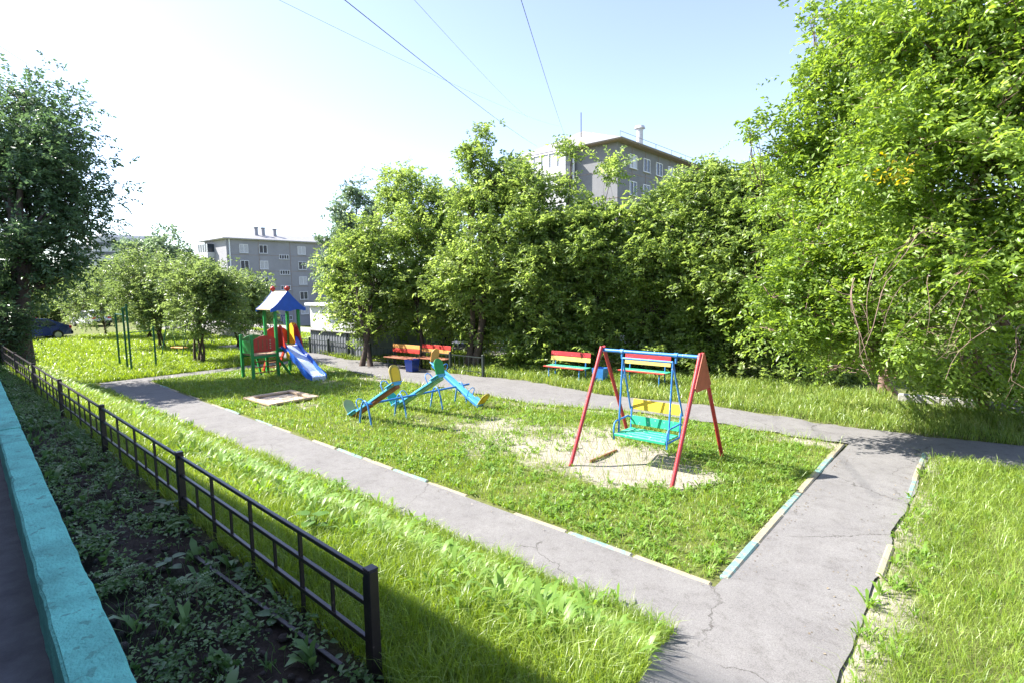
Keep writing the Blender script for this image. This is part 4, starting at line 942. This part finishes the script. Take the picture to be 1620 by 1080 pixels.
# low platform towards -y
ly = -hy-.92; LH = .90
for x in (-hx, hx): B('low_post', M['green'], T, (x, ly, .80), (.1, .1, 1.6), .01)
B('low_platform', M['wood'], T, (0, (ly-hy)/2, LH), (2*hx+.06, .86, .05), .006)
m = MB()
for x in (-hx, hx): m.box((x, (ly-hy)/2, LH-.075), (.05, .82, .09))
m.build('low_platform_frame', M['green'], T)
for sg in (1, -1):
    m = MB(); yc = (ly-hy)/2; pr = [(-.40, .10), (.40, .10)]+[(.40, .55)]+[(x_, .55+.13*math.cos(x_/.40*math.pi/2)) for x_ in [.3, .15, 0, -.15, -.3]]+[(-.40, .55)]
    m.prism(pr, .03, frame4((sg*(hx+.02), yc, LH), (0, 1, 0), (0, 0, 1))); pn = m.build('barrier_panel', M['red_panel'] if sg > 0 else M['green'], T)
    if sg > 0:
        s_ = MB()
        for q in (-.24, -.08, .08): s_.box((hx+.04, yc+q, LH+.36), (.012, .035, .36))
        s_.build('slot', M['rustbrown'], pn)
        s_ = MB()
        for q in range(4): s_.sphere((hx+.042, yc+.20, LH+.22+q*.09), .028, 0, 8, 6)
        s_.build('bead', M['cream'], pn)
# rear green side panel at the outer end
m = MB(); m.prism([(-.36, .05), (.36, .05), (.36, .5), (-.36, .5)], .03, frame4((0, ly+.0, LH), (1, 0, 0), (0, 0, 1))); m.build('barrier_panel', M['green'], T)
# stairs under/behind
for y in (-.30, .30):
    m = MB(); m.beam((-hx-.75, y, .0), (-hx, y, LH+.1), .05, .12); m.build('ladder_rail', M['red_panel'], T)
for i in range(4): B('rung', M['rustbrown'], T, (-hx-.62+i*.17, 0, .18+i*.22), (.09, .6, .035), .004)
for i in range(3): B('rung', M['rustbrown'], T, (hx-.02, -hy-.46+.46*0, .25+i*.2), (.05, .84, .035), .004)
m = MB(); m.beam((hx, -hy, .75), (hx, -hy+.5, .0), .06, .08); m.beam((-hx, -hy-.4, .8), (-hx+.35, -hy-.4, 0), .06, .08); m.build('brace', M['green'], T)

# --- benches and bins
def make_bench(loc_, label, top, low, rz=0., fr='blue', st='seatgreen', fs='red_panel'):
    T = empty('park_bench', loc_, label, 'bench', 'slatted benches along the far path', rz); L = 1.62
    for x in (-.62, .62):
        m = MB(); m.tube([(x, -.2, 0), (x, -.2, .44)], .022, 7); m.build('leg', M[fr], T)
        m = MB(); m.tube([(x, .2, 0), (x, .2, .44), (x, .27, .92)], .022, 7); m.tube([(x, -.2, .43), (x, .2, .43)], .02, 7); m.build('leg', M[fr], T)
    m = MB()
    for i in range(3): m.box((0, -.07+i*.14, .465), (L, .12, .03), 0, None, .006)
    m.build('seat', M[st], T); B('front_slat', M[fs], T, (0, -.215, .465), (L, .12, .034), .006)
    rb = Matrix.Rotation(R(-8), 3, 'X')
    B('upper_slat', top, T, (0, .245, .88), (L, .028, .155), .006, rb); B('lower_slat', low, T, (0, .225, .71), (L, .028, .155), .006, rb)
    return T
make_bench((-11.1, 15.45, 0), 'bench with red over yellow backrest left of the blue litter bin', M['red'], M['fadedyellow'], R(2))
make_bench((-8.55, 16.15, 0), 'bench with red over yellow backrest seen through the swing frame', M['red'], M['fadedyellow'], R(1))
make_bench((-17.95, 13.7, 0), 'bench with orange over red backrest beside the forked tree', M['orange'], M['red_panel'], R(3), 'blackfence', 'rustbrown', 'rustbrown')
make_bench((-16.75, 14.25, 0), 'bench with red over orange backrest behind the seesaw', M['red_panel'], M['orange'], R(3), 'blackfence', 'rustbrown', 'rustbrown')
def make_bin(loc_, label):
    T = empty('litter_bin', loc_, label, 'litter bin', 'square blue litter bins', .1)
    m = MB(); n = 4; V = []
    a, b_ = .17, .21; t = .02
    V = [(-a, -a, .04), (a, -a, .04), (a, a, .04), (-a, a, .04), (-b_, -b_, .5), (b_, -b_, .5), (b_, b_, .5), (-b_, b_, .5), (-b_+t, -b_+t, .5), (b_-t, -b_+t, .5), (b_-t, b_-t, .5), (-b_+t, b_-t, .5), (-a+t, -a+t, .07), (a-t, -a+t, .07), (a-t, a-t, .07), (-a+t, a-t, .07)]
    Fc = [(3, 2, 1, 0)]+[(i, (i+1) % 4, 4+(i+1) % 4, 4+i) for i in range(4)]+[(4+i, 4+(i+1) % 4, 8+(i+1) % 4, 8+i) for i in range(4)]+[(8+i, 8+(i+1) % 4, 12+(i+1) % 4, 12+i) for i in range(4)]+[(12, 13, 14, 15)]
    mesh_obj('bucket', V, Fc, M['blue'] if loc_[0] > -12 else M['carblue'], T)
    m = MB()
    for s1, s2 in ((-1, -1), (1, -1), (1, 1), (-1, 1)): m.box((s1*.15, s2*.15, .02), (.04, .04, .05))
    m.build('foot', M['blackfence'], T)
make_bin((-9.95, 15.75, 0), 'blue litter bin between the two benches right of centre')
make_bin((-17.0, 13.45, 0), 'dark blue litter bin beside the orange backed bench')

# --- pull up bars and small swing
T = empty('pull_up_bars', (-27, 6.6, 0), 'tall dark green pull up bars on the meadow', 'pull-up bars')
for (x, y, h) in ((-1.1, 0, 2.35), (0, 0, 2.6), (.75, -.05, 2.75), (.15, 1.0, 1.75)):
    m = MB(); m.tube([(x, y, 0), (x, y, h)], .038, 8); m.build('post', M['greendark'], T)
m = MB(); m.tube([(-1.1, 0, 2.3), (0, 0, 2.3)], .02, 7); m.tube([(0, 0, 2.55), (.75, -.05, 2.65)], .02, 7); m.tube([(.75, -.05, 1.6), (.15, 1.0, 1.6)], .02, 7); m.build('bar', M['greendark'], T)
T = empty('swing', (-30.2, 9.6, 0), 'small green swing with orange seat between the young trees', 'swing', None, R(20))
for x in (-.7, .7):
    for y in (-.45, .45): m = MB(); m.tube([(x, y, 0), (x*.95, y*.1, 1.75)], .025, 7); m.build('leg', M['greendark'], T)
m = MB(); m.tube([(-.7, 0, 1.74), (.7, 0, 1.74)], .025, 7); m.build('crossbar', M['greendark'], T)
m = MB(); m.tube([(-.3, 0, 1.72), (-.3, 0, .5)], .012, 6); m.tube([(.3, 0, 1.72), (.3, 0, .5)], .012, 6); m.build('hanger', M['greendark'], T)
B('seat', M['orange'], T, (0, 0, .48), (.85, .3, .05), .01)

# ================================================================ NEAR FENCE
PX = 3.28; NP = 7; FH = .66
T = empty('fence', (-2.52, 1.66, 1.1), 'low dark brown welded metal fence along the shaded bed', 'fence')
ang = math.atan2(.034, 1.); T.rotation_euler.z = -ang          # local -x runs along the fence
for i in range(NP+1):
    m = MB(); x = -i*PX
    m.box((x, 0, FH/2-.1), (.062, .062, FH+.2), 0, None, .005); m.box((x, 0, FH+.006), (.066, .066, .012), 0, None, .004)
    if i == 0: m.box((x-.05, 0, FH/2-.12), (.03, .03, FH+.12), 0, None, .003)
    m.build('post', M['darkmetal'], T)
for i in range(NP):
    a = -i*PX-.034; b_ = -(i+1)*PX+.034
    for z, nm in ((FH-.035, 'top_rail'), (FH-.215, 'middle_rail'), (FH-.43, 'bottom_rail')):
        m = MB(); m.beam((a, 0, z), (b_, 0, z), .028, .028, bev=.003); m.build(nm, M['darkmetal'], T)
    for k in range(1, 8):
        x = a+(b_-a)*k/8; m = MB()
        if k % 2 == 0: m.box((x, 0, (FH-.05+.0-.02)/2), (.022, .022, FH-.05+.02)); 
        else: m.box((x, 0, FH-.3225), (.018, .018, .187))
        m.build('baluster', M['darkmetal'], T)
T = empty('metal_strip', (-2.7, 1.5, 1.1), 'fallen dark metal strip lying in the soil along the fence', 'strip')
mb = MB(); mb.beam((0, .06, .06), (-2.1, .02, .05), .03, .03, bev=.003); mb.build('bar', M['darkmetal'], T)

# ================================================================ TURQUOISE WALL
T = empty('low_wall', (-3.2, .62, 1.1), 'bright turquoise painted concrete wall bordering the bed at the lower left', 'low wall')
pts = [(x, float(WY(x))) for x in (-1.2, -2.9, -4.75, -7.7, -10.6, -13.5, -16.4, -19.3, -22.2, -25.1)]
for i in range(len(pts)-1):
    (xa, ya), (xb, yb) = pts[i], pts[i+1]; m = MB(); w_ = .26; h0, h1 = -.35, .25+random.uniform(-.012, .012)
    n = 14; d = Vector((xb-xa, yb-ya, 0)); nn = Vector((-d.y, d.x, 0)).normalized(); secs = []
    for k in range(n+1):
        t = k/n*(1-.012/abs(xb-xa))+.004; c = Vector((xa, ya, 0))+d*t-Vector((-3.2, .62, 0)); e = min(k, n-k); r_ = .016 if e > 0 else .03
        jw = random.uniform(-.0035, .006); hh = h1+random.uniform(-.006, .006)
        prof_ = [(0, h0), (0, hh-r_), (.012, hh-r_*.4), (r_, hh)]+[(w_*.5, hh+.004)]+[(w_-r_, hh), (w_-.012, hh-r_*.4), (w_, hh-r_), (w_, h0)]
        secs.append([c-nn*(-(p_+jw)) if False else c+Vector((0, -1, 0))*(p_+jw)+Vector((0, 0, z_)) for p_, z_ in prof_])
    V = [v for s_ in secs for v in s_]; L9 = 9
    Fc = [(a*L9+b, a*L9+b+1, (a+1)*L9+b+1, (a+1)*L9+b) for a in range(n) for b in range(L9-1)]+[tuple(range(L9))[::-1], tuple(range(n*L9, n*L9+L9))]
    mesh_obj('block', V, Fc, M['teal'], T)

# ================================================================ BED PLANTS
inbed = lambda X, Y: (Y > WY(X)+.05) & (Y < FY(X)-.02) & (X < -2.4)
# small leaved ground weeds
X, Y = pick([(-6, -2.4, .6, 2, 560), (-12, -6, .9, 2.2, 400), (-26, -12, 1.3, 2.5, 350)], inbed, lambda X, Y: np.clip((fnoise(X, Y, .7, 91)-.32)*2.6+.04+smn(-8, -16, X)*.5, 0, 1))
q_ = rng.random(len(X)) < .36; X, Y = X[q_], Y[q_]; n = len(X); k = 15; xi = np.repeat(X, k)+rng.normal(0, .035, n*k); yi = np.repeat(Y, k)+rng.normal(0, .035, n*k); hz = np.repeat(.02+.07*rng.random(n), k)*(.4+.8*rng.random(n*k))
p = gpos(xi, yi); p[:, 2] += hz+.02; d = rng.normal(size=(n*k, 3)); d[:, 2] *= .3; nn = rng.normal(size=(n*k, 3))*.35+np.array([0, 0, 1]); s = (.014+.030*rng.random(n*k))*np.repeat(.7+.9*rng.random(n), k)
tag(leaves('weeds', p, d, nn, s, s*.6, M['weed_cool'], None, np.repeat(rng.random(n), k)*.5+rng.random(n*k)*.5), 'small leaved weeds creeping over the dark soil of the bed', 'weeds', kind='stuff')
grass_patch('grass', [(-5, -2.4, .8, 2, 260), (-12, -5, .9, 2.2, 200), (-26, -12, 1.3, 2.6, 250)], M['weed_cool'], .05, .2, .004, .007, .9, inbed, lambda X, Y: .2+.8*(fnoise(X, Y, .6, 95) > .5), label='sparse thin grass sprouting from the dark bed')
X, Y = pick([(-26, -2.4, .7, 2.5, 15)], inbed)
rosettes('weeds', X, Y, (4, 9), (.05, .17), (.022, .05), .9, M['weed_cool'], 'broad leaved seedlings scattered across the shaded bed')
# clods
mb = MB()
for i in range(240):
    x = rng.uniform(-9, -2.5); y = rng.uniform(float(WY(x))+.05, float(FY(x))); r_ = rng.uniform(.012, .045); z = float(zt(x, y))
    mb.sphere((x, y, z+.02), r_, 0, 6, 4, (1, rng.uniform(.6, 1.2), rng.uniform(.5, .8)))
o = mb.build('soil_clods', surf('damp_soil_clod', (.04, .032, .028), .95, .4, 20, .8, 60)); tag(o, 'dark crumbs of dug soil on the bed', 'soil', kind='stuff')
# fern-like rowan seedlings and burdock plants
def seedling(px, py, label, h, fr, size):
    g_ = G(px, py); T = empty('rowan_seedling', g_, label, 'plant', 'feathery seedlings in the bed'); m = MB(); m.tube([(0, 0, 0), (.01, 0, h*.5), (0, .01, h)], [.006, .005, .003], 5); m.build('stem', M['twig'], T)
    pp, dd, nn_, LL = [], [], [], []
    for i in range(fr):
        a = i*2.4; z = h*(.5+.5*i/fr); L = size*(.7+.5*random.random()); dr = np.array([math.cos(a), math.sin(a), .35])
        for k in range(9):
            t = (k+1.5)/10; c = np.array([0, 0, z])+dr*L*t; c[2] -= L*t*t*.35; sd_ = np.array([-dr[1], dr[0], 0])
            for sg in (-1, 1): pp.append(c); dd.append(sd_*sg+dr*.3); nn_.append([0, 0, 1]); LL.append(L*.28*math.sin(math.pi*(t*.75+.2)))
    LL = np.array(LL); leaves('leaf', np.array(pp), np.array(dd), np.array(nn_)+rng.normal(0, .15, (len(pp), 3)), LL, LL*.34, M['weed_cool'], T)
seedling(312, 960, 'feathery seedling nearest the camera in the middle of the bed', .22, 9, .17)
seedling(190, 925, 'feathery seedling near the turquoise wall', .10, 8, .18)
seedling(140, 800, 'small feathery seedling halfway along the bed', .20, 7, .12)
def broad(px, py, label, n, size, h, cool=True, name='burdock'):
    g_ = G(px, py); T = empty(name, g_, label, 'plant', 'broad leaved plants beside the fence')
    a = np.arange(n)*2.4+random.random(); pp = np.stack([np.cos(a)*size*.3, np.sin(a)*size*.3, h*(.4+.6*np.arange(n)/n)], 1)
    dd = np.stack([np.cos(a), np.sin(a), np.full(n, .2)], 1); L = size*(.7+.4*rng.random(n))
    # rounded leaf as a fan
    V = []; Fc = []
    for i in range(n):
        d_ = dd[i]/np.linalg.norm(dd[i]); s_ = np.cross(d_, [0, 0, 1]); s_ /= np.linalg.norm(s_); o_ = len(V); up_ = np.cross(s_, d_)
        out = [(0, 0), (-.05, .28), (.18, .46), (.5, .5), (.8, .3), (1, 0), (.8, -.3), (.5, -.5), (.18, -.46), (-.05, -.28)]
        V.append(pp[i]+d_*L[i]*.45-up_*L[i]*.05)
        for (u_, v_) in out: V.append(pp[i]+d_*L[i]*u_+s_*L[i]*v_*.85+up_*L[i]*(.12*abs(v_)-.18*u_*u_))
        Fc += [(o_, o_+1+k, o_+1+(k+1) % 10) for k in range(10)]
    V = np.array(V); mesh_obj('leaf', V, Fc, M['weed_cool'] if cool else M['weed'], T, smooth=True)
    m = MB()
    for i in range(n): m.tube([(0, 0, -.02), pp[i]*.6, pp[i]], .004, 4)
    m.build('stem', M['weed_cool'], T)
broad(268, 905, 'pair of pale round leaves in the middle of the bed', 4, .10, .14)
broad(497, 845, 'tall green round leaved plant against the fence near its end', 6, .13, .24, False)
broad(437, 985, 'low pale round leaved plant close to the fallen strip', 5, .09, .08)
broad(385, 915, 'flat pale leaves beside the fallen strip', 4, .11, .10)
broad(265, 812, 'round leaved plant at the foot of the second fence post', 6, .11, .15)
broad(530, 1060, 'tiny green seedling by the last fence post', 4, .05, .08)
broad(160, 670, 'pale leaved plant beside the third fence post', 6, .12, .16)

# ================================================================ WIRES
def wire(a, b, label, r=.011, sag=.02):
    a = np.array(a); b = np.array(b); pts = []
    for i in range(25):
        t = i/24; p = a+(b-a)*t; p[2] -= sag*np.linalg.norm(b-a)*4*t*(1-t); pts.append(p-a)
    T = MB().tube(pts, r, 5).build('wire', M['wire']); T.location = Vector([float(v) for v in a]); tag(T, label, 'overhead wire', 'overhead wires crossing the sky')
wire(P(470, -60, 9), P(850, 232, 58), 'heaviest overhead wire running down to the grey house roof', .009, .004)
wire(P(812, -40, 9), P(895, 218, 58), 'steep overhead wire ending at the roof near the antenna', .007, .003)
wire(P(610, -50, 9), P(835, 186, 58), 'thin overhead wire between the heaviest and the steep one', .0035, .004)
wire(P(380, -30, 9), P(885, 200, 58), 'faint long overhead wire, leftmost at the top of the photo', .003, .006)
wire(P(-60, 35, 14), P(290, 240, 120), 'faint overhead wire above the dark left tree', .006, .006)

# ================================================================ LITTER ON THE PATH EDGES
n = 800; t_ = rng.random(n); side = rng.integers(0, 4, n)
X = np.where(side == 0, -22+20*t_, np.where(side == 1, CP0+.02, np.where(side == 2, CP1-.05, -20+20*t_)))
Y = np.where(side == 0, 0, np.where(side == 1, 6+6.5*t_, np.where(side == 2, 5+8*t_, 0)))
sp = np.abs(rng.normal(0, .10, n))
Y = np.where(side == 0, KY(X)-.08-sp, Y); Y = np.where(side == 3, fp_hi(X)-.05-sp, Y); X = np.where(side == 1, X+.05+sp, X); X = np.where(side == 2, X-sp*1.6, X)
p = gpos(X, Y); p[:, 2] += .022; d = rng.normal(size=(n, 3)); d[:, 2] *= .15; nn = rng.normal(size=(n, 3))*.25+np.array([0, 0, 1]); sz = .008+.024*rng.random(n)**2
M['dry_leaf'] = leafmat('dry_leaves', (.12, .09, .055), (.27, .22, .15), .1, (.36, .31, .22))
tag(leaves('dry_leaves', p, d, nn, sz, sz*.7, M['dry_leaf']), 'small dry leaves and crumbs gathered along the path edges', 'dry leaves', kind='stuff')
